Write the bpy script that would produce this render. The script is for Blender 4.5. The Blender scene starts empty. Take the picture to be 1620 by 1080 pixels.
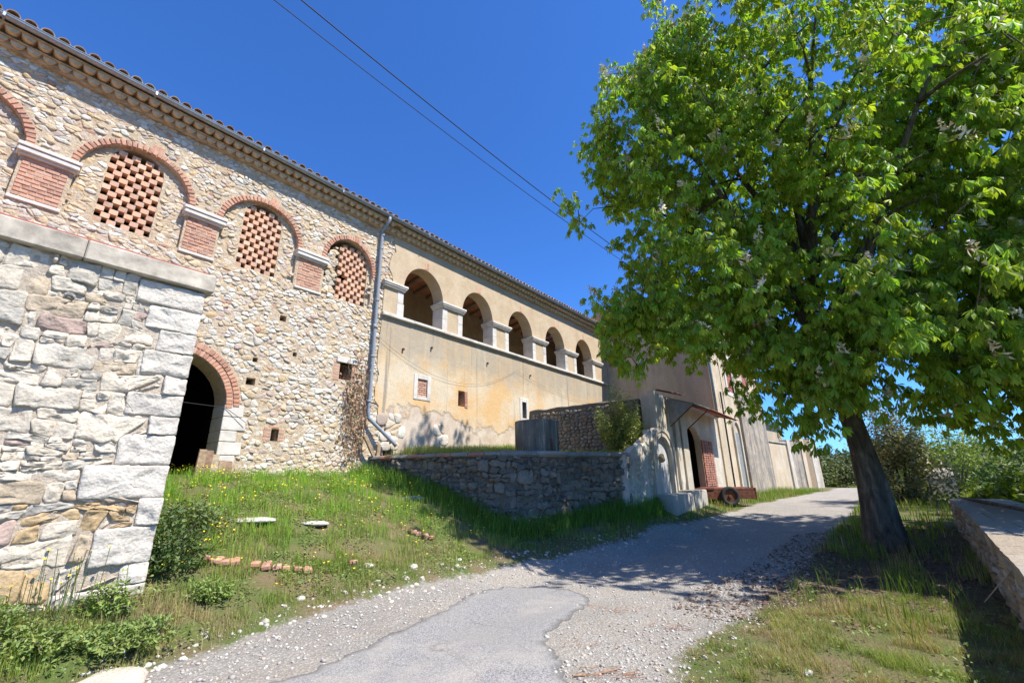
import bpy, math, random
import numpy as np
from math import sin, cos, pi, radians, atan2, sqrt, hypot
from mathutils import Matrix, Vector, noise as mnoise
from mathutils.geometry import tessellate_polygon

rnd = random.Random(7)
nr = np.random.RandomState(5)
SC = bpy.context.scene
COL = SC.collection

# ------------------------------------------------------------------ camera
PITCH, ROLL = radians(17.3), radians(-0.9)
F = Vector((0, cos(PITCH), sin(PITCH))); U0 = Vector((0, -sin(PITCH), cos(PITCH))); R0 = Vector((1, 0, 0))
R2 = R0 * cos(ROLL) + U0 * sin(ROLL); U2 = -R0 * sin(ROLL) + U0 * cos(ROLL)
cd = bpy.data.cameras.new('camera'); cam = bpy.data.objects.new('camera', cd); COL.objects.link(cam)
cd.sensor_width = 36; cd.lens = 690 / 1620 * 36; cd.clip_start = 0.05; cd.clip_end = 3000
m = Matrix.Identity(4)
for i in range(3):
    m[i][0], m[i][1], m[i][2] = R2[i], U2[i], -F[i]
m[2][3] = 1.6
cam.matrix_world = m
SC.camera = cam

# ------------------------------------------------------------------ light
SUN_EL, SUN_AZ = radians(56), radians(117)
w = bpy.data.worlds.new('World'); SC.world = w; w.use_nodes = True
wn = w.node_tree.nodes; bg = wn['Background']
sky = wn.new('ShaderNodeTexSky'); sky.sky_type = 'NISHITA'; sky.sun_disc = False
sky.sun_elevation = SUN_EL; sky.sun_rotation = SUN_AZ; sky.altitude = 400; sky.air_density = 1.0; sky.dust_density = 0.2; sky.ozone_density = 3.0
tint = wn.new('ShaderNodeMix'); tint.data_type = 'RGBA'; tint.blend_type = 'MULTIPLY'; tint.inputs[0].default_value = 1; tint.inputs[7].default_value = (.42, .86, 1.5, 1)
w.node_tree.links.new(sky.outputs[0], tint.inputs[6]); w.node_tree.links.new(tint.outputs[2], bg.inputs[0]); bg.inputs[1].default_value = 0.095
sd = bpy.data.lights.new('sun', 'SUN'); sun = bpy.data.objects.new('sun', sd); COL.objects.link(sun)
sd.energy = 4.7; sd.angle = radians(0.53); sd.color = (1, 0.95, 0.87)
dv = Vector((sin(SUN_AZ) * cos(SUN_EL), cos(SUN_AZ) * cos(SUN_EL), sin(SUN_EL)))
sun.rotation_euler = dv.to_track_quat('Z', 'Y').to_euler(); sun.location = (20, -5, 30)
vs = SC.view_settings; vs.view_transform = 'Standard'; vs.look = 'None'; vs.gamma = 1; vs.exposure = 0.82; vs.use_curve_mapping = False
SC.render.engine = 'CYCLES'
SC.cycles.max_bounces = 6; SC.cycles.diffuse_bounces = 3; SC.cycles.transmission_bounces = 4; SC.cycles.transparent_max_bounces = 4

# ------------------------------------------------------------------ frames and helpers
AZ = radians(38.7); SA, CA = sin(AZ), cos(AZ); ROTF = pi / 2 - AZ
def W(u, n, z=0): return (u * SA - n * CA, u * CA + n * SA, z)
def FN(X, Y): return (X * SA + Y * CA, -X * CA + Y * SA)
def ss(a, b, x):
    t = np.clip((x - a) / (b - a), 0, 1); return t * t * (3 - 2 * t)
def height(X, Y):
    u = X * SA + Y * CA; n = -X * CA + Y * SA
    r = .55 * ss(7, 19, u) - .5 * ss(38, 60, u)
    b1 = np.interp(n, [4.7, 5.3, 6.3, 7.4, 8.6, 9.6, 10.5], [0, .12, .5, 1.02, 1.42, 1.66, 1.75])
    amp = np.interp(u, [8, 9.5, 11, 13, 15, 17, 19], [.3, .42, .58, .55, .42, .2, .15])
    b2 = amp * np.clip((n - np.interp(u, [8, 11, 16, 20], [4.2, 3.75, 3.9, 4.2])) / np.interp(u, [8, 11, 16, 20], [1.2, 1.3, 1.1, .8]), 0, 1.15)
    wv = ss(7.3, 9.3, u)
    h = r + (1 - wv) * b1 + wv * b2
    h = h - 1.2 * ss(2.4, 6, -n) * ss(0, 6, u) 
    return h
def hN(X, Y):
    X = np.asarray(X, float); Y = np.asarray(Y, float)
    return height(X, Y) + .018 * np.sin(X * 2.3 + 1.3 * np.sin(Y * 1.7)) + .014 * np.sin(Y * 3.1 + X * 1.1 + 2 * np.sin(X * .9))
def hz(X, Y): return float(hN(X, Y))
def n3(x, y, z=0): return mnoise.noise(Vector((x, y, z)))

ORG = {}
class MB:
    def __init__(s): s.v = []; s.f = []; s.c = []; s.m = []
    def add(s, vs, fs, col=(1, 1, 1), mi=0):
        b = len(s.v); s.v.extend(vs)
        for f in fs: s.f.append(tuple(b + i for i in f)); s.m.append(mi)
        s.c.extend([col] * len(vs) if not isinstance(col, list) else col)
    def box(s, a, b, col=(1, 1, 1), bev=0, mi=0):
        x0, y0, z0 = a; x1, y1, z1 = b
        if x0 > x1: x0, x1 = x1, x0
        if y0 > y1: y0, y1 = y1, y0
        if z0 > z1: z0, z1 = z1, z0
        if bev <= 0:
            vs = [(x, y, z) for z in (z0, z1) for y in (y0, y1) for x in (x0, x1)]
            s.add(vs, [(0, 2, 3, 1), (4, 5, 7, 6), (0, 1, 5, 4), (2, 6, 7, 3), (0, 4, 6, 2), (1, 3, 7, 5)], col, mi)
        else:
            k = bev
            def rg(z, e): return [(x0 + e + (k if q else 0), y0 + e, z) for q in ()]
            rings = []
            for z, e in ((z0, k), (z0 + k, 0), (z1 - k, 0), (z1, k)):
                a0, a1, b0, b1 = x0 + e, x1 - e, y0 + e, y1 - e
                q = k if e == 0 else k * .3
                rings.append([(a0 + q, b0, z), (a1 - q, b0, z), (a1, b0 + q, z), (a1, b1 - q, z), (a1 - q, b1, z), (a0 + q, b1, z), (a0, b1 - q, z), (a0, b0 + q, z)])
            vs = [p for r in rings for p in r]; fs = []
            for r in range(3):
                for i in range(8):
                    j = (i + 1) % 8; fs.append((r * 8 + i, r * 8 + j, r * 8 + 8 + j, r * 8 + 8 + i))
            fs.append(tuple(range(7, -1, -1))); fs.append(tuple(range(24, 32)))
            s.add(vs, fs, col, mi)
    def tube(s, pts, rad, seg=8, col=(1, 1, 1), cap=True, mi=0):
        n = len(pts); P = [Vector(p) for p in pts]
        if not hasattr(rad, '__len__'): rad = [rad] * n
        vs = []; fs = []
        up = Vector((0, 0, 1)); prev = None
        for i in range(n):
            d = (P[min(i + 1, n - 1)] - P[max(i - 1, 0)]).normalized()
            if prev is None:
                a = d.cross(up)
                if a.length < .1: a = d.cross(Vector((1, 0, 0)))
                a.normalize()
            else:
                a = prev - d * prev.dot(d)
                if a.length < 1e-4: a = d.cross(Vector((1, 0.3, 0)))
                a.normalize()
            prev = a; b = d.cross(a)
            for k in range(seg):
                t = 2 * pi * k / seg
                vs.append(tuple(P[i] + (a * cos(t) + b * sin(t)) * rad[i]))
        for i in range(n - 1):
            for k in range(seg):
                k2 = (k + 1) % seg
                fs.append((i * seg + k, i * seg + k2, (i + 1) * seg + k2, (i + 1) * seg + k))
        if cap: fs.append(tuple(range(seg - 1, -1, -1))); fs.append(tuple((n - 1) * seg + k for k in range(seg)))
        s.add(vs, fs, col, mi)
    def mesh(s, name, mat, org=(0, 0, 0), smooth=False):
        me = bpy.data.meshes.new(name)
        o = np.array(org)
        V = np.array(s.v, float) - o if len(s.v) else np.zeros((0, 3))
        me.from_pydata(V.tolist(), [], s.f)
        ca = me.color_attributes.new('Col', 'FLOAT_COLOR', 'POINT')
        C = np.ones((len(s.v), 4)); C[:, :3] = np.array(s.c)[:, :3]
        ca.data.foreach_set('color', C.ravel())
        for mm in (mat if isinstance(mat, (list, tuple)) else [mat]): me.materials.append(mm)
        if any(s.m): me.polygons.foreach_set('material_index', s.m)
        if smooth: me.polygons.foreach_set('use_smooth', [True] * len(s.f))
        me.update(); return me
    def build(s, name, mat, parent=None, smooth=False, org=None, fr=None, **kw):
        """vertices are given in frame coordinates; org is the base of the thing"""
        if parent is not None: org = ORG[parent.name][0]
        me = s.mesh(name, mat, org, smooth)
        o = bpy.data.objects.new(name, me); COL.objects.link(o)
        if parent is not None:
            o.parent = parent; ORG[o.name] = ORG[parent.name]
        else:
            place(o, org, fr)
        for k, v in kw.items(): o[k] = v
        return o
def place(o, org, fr):
    if fr == 'F': o.location = W(*org); o.rotation_euler = (0, 0, ROTF)
    else: o.location = org
    ORG[o.name] = (tuple(org), fr)
def thing(name, label, cat, org, fr='F', group=None):
    o = bpy.data.objects.new(name, None); COL.objects.link(o); o.empty_display_size = .2
    place(o, org, fr); o['label'] = label; o['category'] = cat
    if group: o['group'] = group
    return o
def tag(o, label, cat, group=None):
    o['label'] = label; o['category'] = cat
    if group: o['group'] = group
    return o
def inst(name, me, parent, loc, rot=(0, 0, 0), scale=(1, 1, 1)):
    o = bpy.data.objects.new(name, me); COL.objects.link(o); o.parent = parent
    b = ORG[parent.name][0]
    o.location = (loc[0] - b[0], loc[1] - b[1], loc[2] - b[2]); o.rotation_euler = rot; o.scale = scale
    return o
def fastmesh(name, V, tris, C, mat, smooth=False, quads=None):
    """numpy mesh: V (n,3), tris (m,3)"""
    me = bpy.data.meshes.new(name); nv = len(V); nt = len(tris)
    me.vertices.add(nv); me.vertices.foreach_set('co', np.asarray(V, np.float32).ravel())
    me.loops.add(nt * 3); me.loops.foreach_set('vertex_index', np.asarray(tris, np.int32).ravel())
    me.polygons.add(nt); me.polygons.foreach_set('loop_start', np.arange(0, nt * 3, 3, dtype=np.int32))
    me.update(calc_edges=True)
    ca = me.color_attributes.new('Col', 'FLOAT_COLOR', 'POINT')
    CC = np.ones((nv, 4), np.float32); CC[:, :3] = C; ca.data.foreach_set('color', CC.ravel())
    me.materials.append(mat)
    me.polygons.foreach_set('use_smooth', np.full(nt, smooth))
    me.validate(); me.update(); return me

# ------------------------------------------------------------------ materials
class NT:
    def __init__(s, name):
        s.m = bpy.data.materials.new(name); s.m.use_nodes = True; s.t = s.m.node_tree; s.N = s.t.nodes; s.L = s.t.links
        s.b = s.N['Principled BSDF']; s.b.inputs['Specular IOR Level'].default_value = .25
        s.tc = s.N.new('ShaderNodeTexCoord')
    def lk(s, a, b): s.L.new(a, b)
    def inp(s, sock, v):
        if isinstance(v, bpy.types.NodeSocket): s.lk(v, sock)
        elif hasattr(v, '__len__') and len(v) == 3 and sock.type == 'RGBA': sock.default_value = (*v, 1)
        else: sock.default_value = v
    def vec(s, scale=(1, 1, 1), loc=(0, 0, 0), src='Object'):
        mp = s.N.new('ShaderNodeMapping'); mp.inputs['Scale'].default_value = scale; mp.inputs['Location'].default_value = loc
        s.lk(s.tc.outputs[src], mp.inputs[0]); return mp.outputs[0]
    def noise(s, sc, det=4, rough=.55, vec=None, dist=0, out=0):
        n = s.N.new('ShaderNodeTexNoise'); n.inputs['Scale'].default_value = sc; n.inputs['Detail'].default_value = det
        n.inputs['Roughness'].default_value = rough; n.inputs['Distortion'].default_value = dist
        s.lk(vec if vec is not None else s.tc.outputs['Object'], n.inputs['Vector']); return n.outputs[out]
    def vor(s, sc, feature='F1', vec=None, out=0):
        n = s.N.new('ShaderNodeTexVoronoi'); n.feature = feature; n.inputs['Scale'].default_value = sc
        s.lk(vec if vec is not None else s.tc.outputs['Object'], n.inputs['Vector']); return n.outputs[out]
    def ramp(s, fac, stops, interp='LINEAR'):
        r = s.N.new('ShaderNodeValToRGB'); r.color_ramp.interpolation = interp
        e = r.color_ramp.elements
        while len(e) < len(stops): e.new(.5)
        for i, (p, c) in enumerate(stops):
            e[i].position = p; e[i].color = (c, c, c, 1) if not hasattr(c, '__len__') else (*c, 1)
        s.lk(fac, r.inputs[0]); return r.outputs[0]
    def mix(s, fac, a, b, mode='MIX'):
        x = s.N.new('ShaderNodeMix'); x.data_type = 'RGBA'; x.blend_type = mode
        s.inp(x.inputs[0], fac); s.inp(x.inputs[6], a); s.inp(x.inputs[7], b); return x.outputs[2]
    def math(s, op, a, b=0, clamp=False):
        x = s.N.new('ShaderNodeMath'); x.operation = op; x.use_clamp = clamp
        s.inp(x.inputs[0], a); s.inp(x.inputs[1], b); return x.outputs[0]
    def sep(s, src='Object'):
        x = s.N.new('ShaderNodeSeparateXYZ'); s.lk(s.tc.outputs[src], x.inputs[0]); return x.outputs
    def attr(s, name='Col', out=0):
        a = s.N.new('ShaderNodeAttribute'); a.attribute_name = name; return a.outputs[out]
    def bump(s, h, st=.3, dist=.02):
        b = s.N.new('ShaderNodeBump'); b.inputs['Strength'].default_value = st; b.inputs['Distance'].default_value = dist
        s.lk(h, b.inputs['Height']); s.lk(b.outputs[0], s.b.inputs['Normal'])
    def col(s, c): s.inp(s.b.inputs['Base Color'], c)
    def rough(s, r): s.inp(s.b.inputs['Roughness'], r)
    def orand(s):
        o = s.N.new('ShaderNodeObjectInfo'); return o.outputs['Random']

def m_stone(name, bsc=14, bst=.6, stain=(.42, .36, .27), dark=(.2, .19, .17), lich=.5):
    t = NT(name); c = t.attr()
    a = t.noise(7, 6, .65); b = t.noise(38, 5, .7); g = t.noise(2.2, 4)
    c = t.mix(t.ramp(a, [(.35, 0), (.75, .75)]), c, t.mix(.5, c, stain))
    c = t.mix(t.math('MULTIPLY', t.ramp(g, [(.5, 0), (.72, 1)]), t.ramp(b, [(.4, 0), (.62, lich)])), c, dark)
    c = t.mix(1, c, t.ramp(b, [(.25, .62), (.5, .95), (.8, 1.12)]), 'MULTIPLY')
    t.col(c); t.rough(.92)
    h = t.math('ADD', t.noise(bsc, 8, .7), t.math('MULTIPLY', t.vor(bsc * 2.2), .35)); t.bump(h, bst, .03)
    return t.m
def m_mortar(name, c1, c2, sc=22):
    t = NT(name); a = t.noise(3.3, 5); b = t.noise(sc, 6, .75)
    c = t.mix(a, c1, c2); c = t.mix(1, c, t.ramp(b, [(.25, .5), (.55, 1), (.8, 1.15)]), 'MULTIPLY')
    t.col(c); t.rough(.95); t.bump(b, .9, .04); return t.m
def m_plain(name, c, r=.8, nz=.25, sc=9, bst=.3, metal=0):
    t = NT(name); a = t.noise(sc, 6, .6)
    t.col(t.mix(1, c, t.ramp(a, [(.25, 1 - nz), (.75, 1 + nz)]), 'MULTIPLY')); t.rough(r); t.bump(a, bst, .01)
    t.b.inputs['Metallic'].default_value = metal; return t.m
def m_brick(name, base=(.5, .25, .165)):
    t = NT(name); c = t.mix(1, t.attr(), base, 'MULTIPLY')
    r = t.orand(); c = t.mix(1, c, t.ramp(r, [(0, (.72, .7, .7)), (.35, (1, 1, 1)), (.65, (1.12, 1.05, .95)), (1, (1.2, 1.35, 1.4))]), 'MULTIPLY')
    a = t.noise(9, 6, .7, vec=t.vec()); b = t.noise(60, 4, .7)
    g = t.noise(3.1, 4, .6, vec=None)
    c = t.mix(t.ramp(a, [(.48, 0), (.7, .7)]), c, (.52, .44, .36))
    c = t.mix(1, c, t.ramp(b, [(.2, .7), (.7, 1.1)]), 'MULTIPLY')
    t.col(c); t.rough(.9); t.bump(b, .5, .01); return t.m
M = {}
M['rubble'] = m_stone('rubble stone', stain=(.52, .42, .29), dark=(.3, .26, .2), lich=.35)
M['rough'] = m_stone('rough hewn stone', 13, .6, dark=(.34, .31, .27), lich=.3)
M['grey_rock'] = m_stone('grey rock', 9, .9, stain=(.3, .29, .26), dark=(.09, .09, .08), lich=.9)
M['mortar'] = m_mortar('lime mortar', (.64, .52, .37), (.54, .41, .27))
M['mortar_grey'] = m_mortar('grey mortar', (.22, .195, .155), (.12, .105, .085))
M['brick'] = m_brick('red brick'); M['brick_pale'] = m_brick('orange hollow brick', (.62, .37, .245)); M['brick_dark'] = m_brick('dark brick', (.33, .12, .085))
def m_white():
    t = NT('white dressed limestone'); a = t.noise(5, 6, .65); b = t.noise(45, 5, .7); g = t.noise(1.7, 3)
    c = t.mix(t.ramp(a, [(.4, 0), (.8, 1)]), (.64, .61, .55), (.47, .42, .35)); c = t.mix(t.math('MULTIPLY', t.ramp(g, [(.55, 0), (.7, .6)]), t.ramp(b, [(.4, 0), (.6, 1)])), c, (.22, .2, .18))
    c = t.mix(1, c, t.attr(), 'MULTIPLY')
    t.col(c); t.rough(.88); t.bump(t.noise(30, 8, .7), .4, .015); return t.m
M['white'] = m_white()
def m_plaster():
    # old ochre lime render seen below and above the ledge; bands are the render's own colour and weathering
    t = NT('ochre lime plaster'); z = t.sep()[2]; x = t.sep()[0]
    big = t.noise(.55, 5, .6); mid = t.noise(1.9, 6, .65); fine = t.noise(30, 6, .7); streak = t.noise(1, 5, .6, vec=t.vec((3.2, 3.2, .35)))
    cream = (.63, .53, .38); och = (.65, .43, .21); grey = (.36, .31, .235); pale = (.63, .54, .43); beige = (.56, .45, .305)
    low = t.mix(t.ramp(big, [(.42, 0), (.56, 1)]), cream, och)
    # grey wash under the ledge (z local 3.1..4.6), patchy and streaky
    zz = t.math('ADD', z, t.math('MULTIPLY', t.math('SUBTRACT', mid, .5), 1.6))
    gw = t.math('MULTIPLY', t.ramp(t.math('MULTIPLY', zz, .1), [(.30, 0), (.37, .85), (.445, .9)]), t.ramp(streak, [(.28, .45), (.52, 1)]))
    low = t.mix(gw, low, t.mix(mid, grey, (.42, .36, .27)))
    st2 = t.ramp(t.noise(1, 4, .6, vec=t.vec((5.5, 5.5, .22), (3, 1, 0))), [(.6, 0), (.72, .75)])
    low = t.mix(st2, low, (.25, .22, .18))
    # bottom: ochre coat gone, pale scratch coat
    zb = t.math('ADD', z, t.math('MULTIPLY', t.math('SUBTRACT', t.noise(.8, 6, .6, vec=t.vec(loc=(7, 0, 0))), .5), 2.6))
    pm = t.ramp(t.math('MULTIPLY', zb, .1), [(.17, 1), (.178, 0)])
    low = t.mix(pm, low, t.mix(t.ramp(mid, [(.4, 0), (.7, 1)]), pale, (.48, .36, .26)))
    edge = t.ramp(t.math('MULTIPLY', zb, .1), [(.164, 0), (.17, .45), (.178, 0)])
    low = t.mix(edge, low, (.3, .22, .15))
    up = t.mix(t.ramp(mid, [(.35, 0), (.7, 1)]), beige, (.47, .35, .225)); up = t.mix(t.ramp(streak, [(.55, 0), (.8, .55)]), up, (.36, .29, .2))
    hi = t.ramp(t.math('MULTIPLY', z, .1), [(.448, 0), (.452, 1)])
    c = t.mix(hi, low, up)
    c = t.mix(1, c, t.ramp(fine, [(.25, .78), (.75, 1.1)]), 'MULTIPLY')
    sp = t.ramp(t.vor(2.1, vec=t.vec((1, 1, 1.3))), [(.05, .5), (.075, 0)]); c = t.mix(sp, c, (.4, .28, .2))
    t.col(c); t.rough(.93)
    h = t.math('ADD', t.math('MULTIPLY', fine, .25), t.math('ADD', t.math('MULTIPLY', pm, -.5), mid)); t.bump(h, .7, .03)
    return t.m
M['plaster'] = m_plaster()
def m_stucco(name, a_, b_, d_, sc=1.2, streaky=.35, amt=.6):
    t = NT(name); big = t.noise(sc, 5, .6); st = t.noise(1, 6, .65, vec=t.vec((1.5, 1.5, streaky))); fine = t.noise(26, 6, .7)
    c = t.mix(t.ramp(big, [(.38, 0), (.62, 1)]), a_, b_); c = t.mix(t.ramp(st, [(.45, 0), (.68, amt)]), c, d_)
    fl = t.ramp(t.noise(3.3, 6, .7, vec=t.vec(loc=(4, 2, 9))), [(.6, 0), (.63, .8)]); c = t.mix(fl, c, (.62, .56, .47))
    c = t.mix(1, c, t.ramp(fine, [(.25, .75), (.75, 1.12)]), 'MULTIPLY'); t.col(c); t.rough(.93)
    t.bump(t.math('ADD', t.math('MULTIPLY', fine, .4), t.math('ADD', big, fl)), .7, .03); return t.m
M['tan'] = m_stucco('tan stucco', (.58, .47, .33), (.5, .39, .26), (.33, .27, .2), .8)
M['cream'] = m_stucco('cream stucco', (.62, .52, .38), (.55, .43, .29), (.36, .3, .23), 1.1, .25)
M['white_plaster'] = m_stucco('white flaking plaster', (.62, .58, .5), (.53, .46, .36), (.3, .27, .23), 1.6, .3, .8)
M['mottled'] = m_stucco('leaf shadow mottled stucco', (.5, .41, .3), (.3, .27, .23), (.14, .13, .12), 2.2, .3, .9)  # blotchy streaks are leaf shadows painted into the stucco colour
M['inside'] = m_stucco('interior plaster', (.52, .42, .3), (.44, .34, .23), (.28, .21, .15), .9, .8)
M['dark'] = m_plain('painted room shade', (.035, .03, .026), .95, .3)  # near-black colour stands in for the shade inside rooms and porch
M['zinc'] = m_plain('zinc', (.3, .33, .36), .42, .2, 14, .1, .6)
M['pipe'] = m_plain('grey pipe', (.25, .28, .32), .45, .12, 9, .1)
M['concrete'] = m_plain('weathered concrete', (.4, .355, .285), .92, .6, 5, .9)
M['wood'] = m_plain('weathered wood', (.3, .22, .14), .85, .4, 12, .5)
M['redpaint'] = m_plain('faded red paint', (.36, .13, .1), .75, .2, 8, .2)
M['rust'] = m_plain('rusty red steel', (.13, .05, .03), .8, .6, 9, .5)
M['tyre'] = m_plain('worn tyre', (.03, .03, .03), .8, .3)
M['grey_metal'] = m_plain('grey sheet', (.25, .25, .24), .6, .3, 7, .2)
M['cable'] = m_plain('black cable', (.02, .02, .022), .6, .1)
def m_tile():
    t = NT('clay roof tile'); c = t.mix(1, t.attr(), t.ramp(t.orand(), [(0, (.36, .2, .12)), (.5, (.44, .29, .18)), (1, (.5, .38, .24))]), 'MULTIPLY')
    a = t.noise(9, 6, .7); c = t.mix(t.ramp(a, [(.5, 0), (.68, .8)]), c, (.16, .13, .1)); t.col(c); t.rough(.9); t.bump(a, .5, .02); return t.m
M['tile'] = m_tile()
M['genoise'] = m_plain('cornice tile', (.46, .35, .22), .9, .5, 7, .4)
def m_tank():
    t = NT('stained concrete drum'); st = t.noise(1, 6, .65, vec=t.vec((7, 7, .9))); f = t.noise(30, 5, .7)
    c = t.mix(t.ramp(st, [(.35, 0), (.6, 1)]), (.085, .08, .068), (.2, .185, .145)); c = t.mix(t.ramp(st, [(.58, 0), (.68, .8)]), c, (.45, .42, .32))
    c = t.mix(1, c, t.ramp(f, [(.3, .75), (.7, 1.1)]), 'MULTIPLY'); t.col(c); t.rough(.9); t.bump(f, .5, .01); return t.m
M['tank'] = m_tank()
def m_leaf(name, sat=1.0, trans=.35, rough=.42, spec=.35):
    t = NT(name); c = t.attr(); v = t.noise(2.3, 3)
    c = t.mix(1, c, t.ramp(v, [(.3, (.8, .85, .8)), (.7, (1.15, 1.1, 1.0))]), 'MULTIPLY')
    t.col(c); t.rough(rough); t.b.inputs['Specular IOR Level'].default_value = spec
    tr = t.N.new('ShaderNodeBsdfTranslucent'); mx = t.N.new('ShaderNodeMixShader'); mx.inputs[0].default_value = trans
    t.lk(t.mix(1, c, (1.7, 1.9, .55), 'MULTIPLY'), tr.inputs[0])
    out = t.N['Material Output']; t.lk(t.b.outputs[0], mx.inputs[1]); t.lk(tr.outputs[0], mx.inputs[2]); t.lk(mx.outputs[0], out.inputs[0])
    return t.m
M['leaf'] = m_leaf('chestnut leaf', trans=.42, rough=.5, spec=.22); M['grass'] = m_leaf('grass blade', trans=.3, rough=.6, spec=.15); M['shrub'] = m_leaf('shrub leaf', trans=.2, rough=.5)
def m_bark():
    t = NT('bark'); v = t.noise(1, 7, .7, vec=t.vec((9, 9, 2.2)), dist=.6)
    t.col(t.ramp(v, [(.3, (.03, .025, .02)), (.5, (.11, .09, .068)), (.72, (.24, .21, .165))])); t.rough(.95); t.bump(v, 1, .05); return t.m
M['bark'] = m_bark()
def m_flat(name, rough=.8):
    t = NT(name); t.col(t.attr()); t.rough(rough); return t.m
M['flower'] = m_flat('petal'); M['gravel'] = m_stone('gravel stone', 20, .4)
def m_ground():
    t = NT('earth and gravel'); g = t.attr('Col')      # r: grassiness  g: litter  b: grey gravel
    s = t.N.new('ShaderNodeSeparateColor'); t.lk(g, s.inputs[0]); R, G, B = s.outputs
    nz = t.noise(1.6, 8, .65); f = t.noise(26, 6, .75); vf = t.noise(120, 3, .7)
    vo = t.vor(34, out=1); vd = t.vor(34); vo2 = t.vor(85, out=1)
    bw = t.N.new('ShaderNodeRGBToBW'); t.lk(vo, bw.inputs[0]); bw2 = t.N.new('ShaderNodeRGBToBW'); t.lk(vo2, bw2.inputs[0])
    grav = t.mix(bw.outputs[0], (.34, .31, .27), (.66, .61, .53)); grav = t.mix(.45, grav, t.mix(bw2.outputs[0], (.31, .29, .26), (.62, .58, .51)))
    grav = t.mix(t.ramp(nz, [(.42, 0), (.62, .6)]), grav, (.5, .43, .35)); grav = t.mix(t.ramp(t.noise(.6, 8, .7, vec=t.vec(loc=(2, 5, 0))), [(.45, 0), (.62, .5)]), grav, (.36, .33, .29))
    grav = t.mix(1, grav, t.ramp(vd, [(.02, 1.1), (.5, .68)]), 'MULTIPLY')
    gg = t.mix(1, grav, (.86, .86, .87), 'MULTIPLY'); grav = t.mix(B, grav, gg)
    soil = t.mix(f, (.1, .065, .035), (.3, .22, .13)); green = t.mix(f, (.045, .075, .018), (.16, .2, .05))
    veg = t.mix(t.ramp(nz, [(.35, 0), (.6, 1)]), soil, green)
    lit = t.mix(t.ramp(f, [(.35, 0), (.65, 1)]), (.06, .04, .028), (.2, .14, .1))
    mk = t.math('ADD', R, t.math('MULTIPLY', t.math('SUBTRACT', t.noise(4.5, 8, .7), .5), .75)); mk = t.ramp(mk, [(.42, 0), (.56, 1)])
    mg = t.math('ADD', G, t.math('MULTIPLY', t.math('SUBTRACT', t.noise(3.5, 8, .7, vec=t.vec(loc=(5, 5, 0))), .5), .9)); mg = t.ramp(mg, [(.42, 0), (.6, .85)])
    c = t.mix(mk, grav, veg); c = t.mix(mg, c, lit); t.col(c); t.rough(.96)
    t.bump(t.math('ADD', t.math('MULTIPLY', vd, -1.0), t.math('ADD', f, vf)), .8, .02); return t.m
M['ground'] = m_ground()
def m_asphalt():
    t = NT('worn asphalt'); vo = t.vor(120, out=1); bw = t.N.new('ShaderNodeRGBToBW'); t.lk(vo, bw.inputs[0]); nz = t.noise(1.3, 6, .6); f = t.noise(60, 4, .7)
    c = t.mix(t.ramp(bw.outputs[0], [(.3, 0), (.8, 1)]), (.15, .146, .14), (.36, .35, .34)); c = t.mix(t.ramp(nz, [(.4, 0), (.65, .5)]), c, (.27, .255, .235))
    cr = t.vor(.9, 'DISTANCE_TO_EDGE', vec=t.mix(.22, t.tc.outputs['Object'], t.noise(2.2, 5, .6, out=1))); cr = t.math('MULTIPLY', t.ramp(cr, [(.0, 1), (.006, 0)]), t.ramp(t.noise(.8, 2), [(.5, 0), (.6, .7)]))
    c = t.mix(cr, c, (.09, .085, .08)); c = t.mix(t.ramp(t.noise(.7, 7, .7, vec=t.vec(loc=(3, 8, 0))), [(.5, 0), (.68, .55)]), c, (.42, .38, .32)); c = t.mix(t.ramp(t.noise(9, 7, .8), [(.62, 0), (.75, .5)]), c, (.13, .125, .12))
    c = t.mix(t.attr(), (.07, .065, .06), c); t.col(c); t.rough(.85); t.bump(f, .5, .006); return t.m
M['asphalt'] = m_asphalt()

# ------------------------------------------------------------------ generic masonry
def rings_stone(mb, poly, n0, d, col, rough=.012, levels=((1, .45), (.86, .9), (.5, 1.08)), inn=.03, seed=0, flip=1):
    """poly: list of (u,z) counter-clockwise as seen from the camera side; the stone stands d proud of n0 towards -n"""
    k = len(poly); cu = sum(p[0] for p in poly) / k; cz = sum(p[1] for p in poly) / k
    vs = [(p[0], n0 + inn, p[1]) for p in poly]; tilt = (rnd.uniform(-.35, .35), rnd.uniform(-.3, .3)); sz = max(max(abs(p[0] - cu) for p in poly), .03)
    for s, h in levels:
        for p in poly:
            a = cu + (p[0] - cu) * s; b = cz + (p[1] - cz) * s
            hh = d * h * (1 + tilt[0] * (p[0] - cu) / sz + tilt[1] * (p[1] - cz) / sz) + rough * (n3(a * 7 + seed, b * 11, seed * .37) + .6 * n3(a * 22 + seed, b * 30, seed)) * (1 if s < 1 else .5)
            vs.append((a, n0 - hh, b))
    vs.append((cu, n0 - d * levels[-1][1] - rough * .5, cz)); fs = []
    L = len(levels)
    for r in range(L):
        for i in range(k):
            j = (i + 1) % k; fs.append((r * k + i, r * k + j, (r + 1) * k + j, (r + 1) * k + i))
    for i in range(k): fs.append((L * k + i, L * k + (i + 1) % k, (L + 1) * k))
    mb.add(vs, fs, col)
def chaikin(P, q=.25):
    o = []
    for i in range(len(P)):
        a, b = P[i], P[(i + 1) % len(P)]
        o.append((a[0] * (1 - q) + b[0] * q, a[1] * (1 - q) + b[1] * q)); o.append((a[0] * q + b[0] * (1 - q), a[1] * q + b[1] * (1 - q)))
    return o
def shrink(P, g):
    k = len(P); cu = sum(p[0] for p in P) / k; cz = sum(p[1] for p in P) / k; o = []
    for a, b in P:
        l = hypot(a - cu, b - cz) + 1e-6; s = max(.4, 1 - g / l); o.append((cu + (a - cu) * s, cz + (b - cz) * s))
    return o
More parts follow.
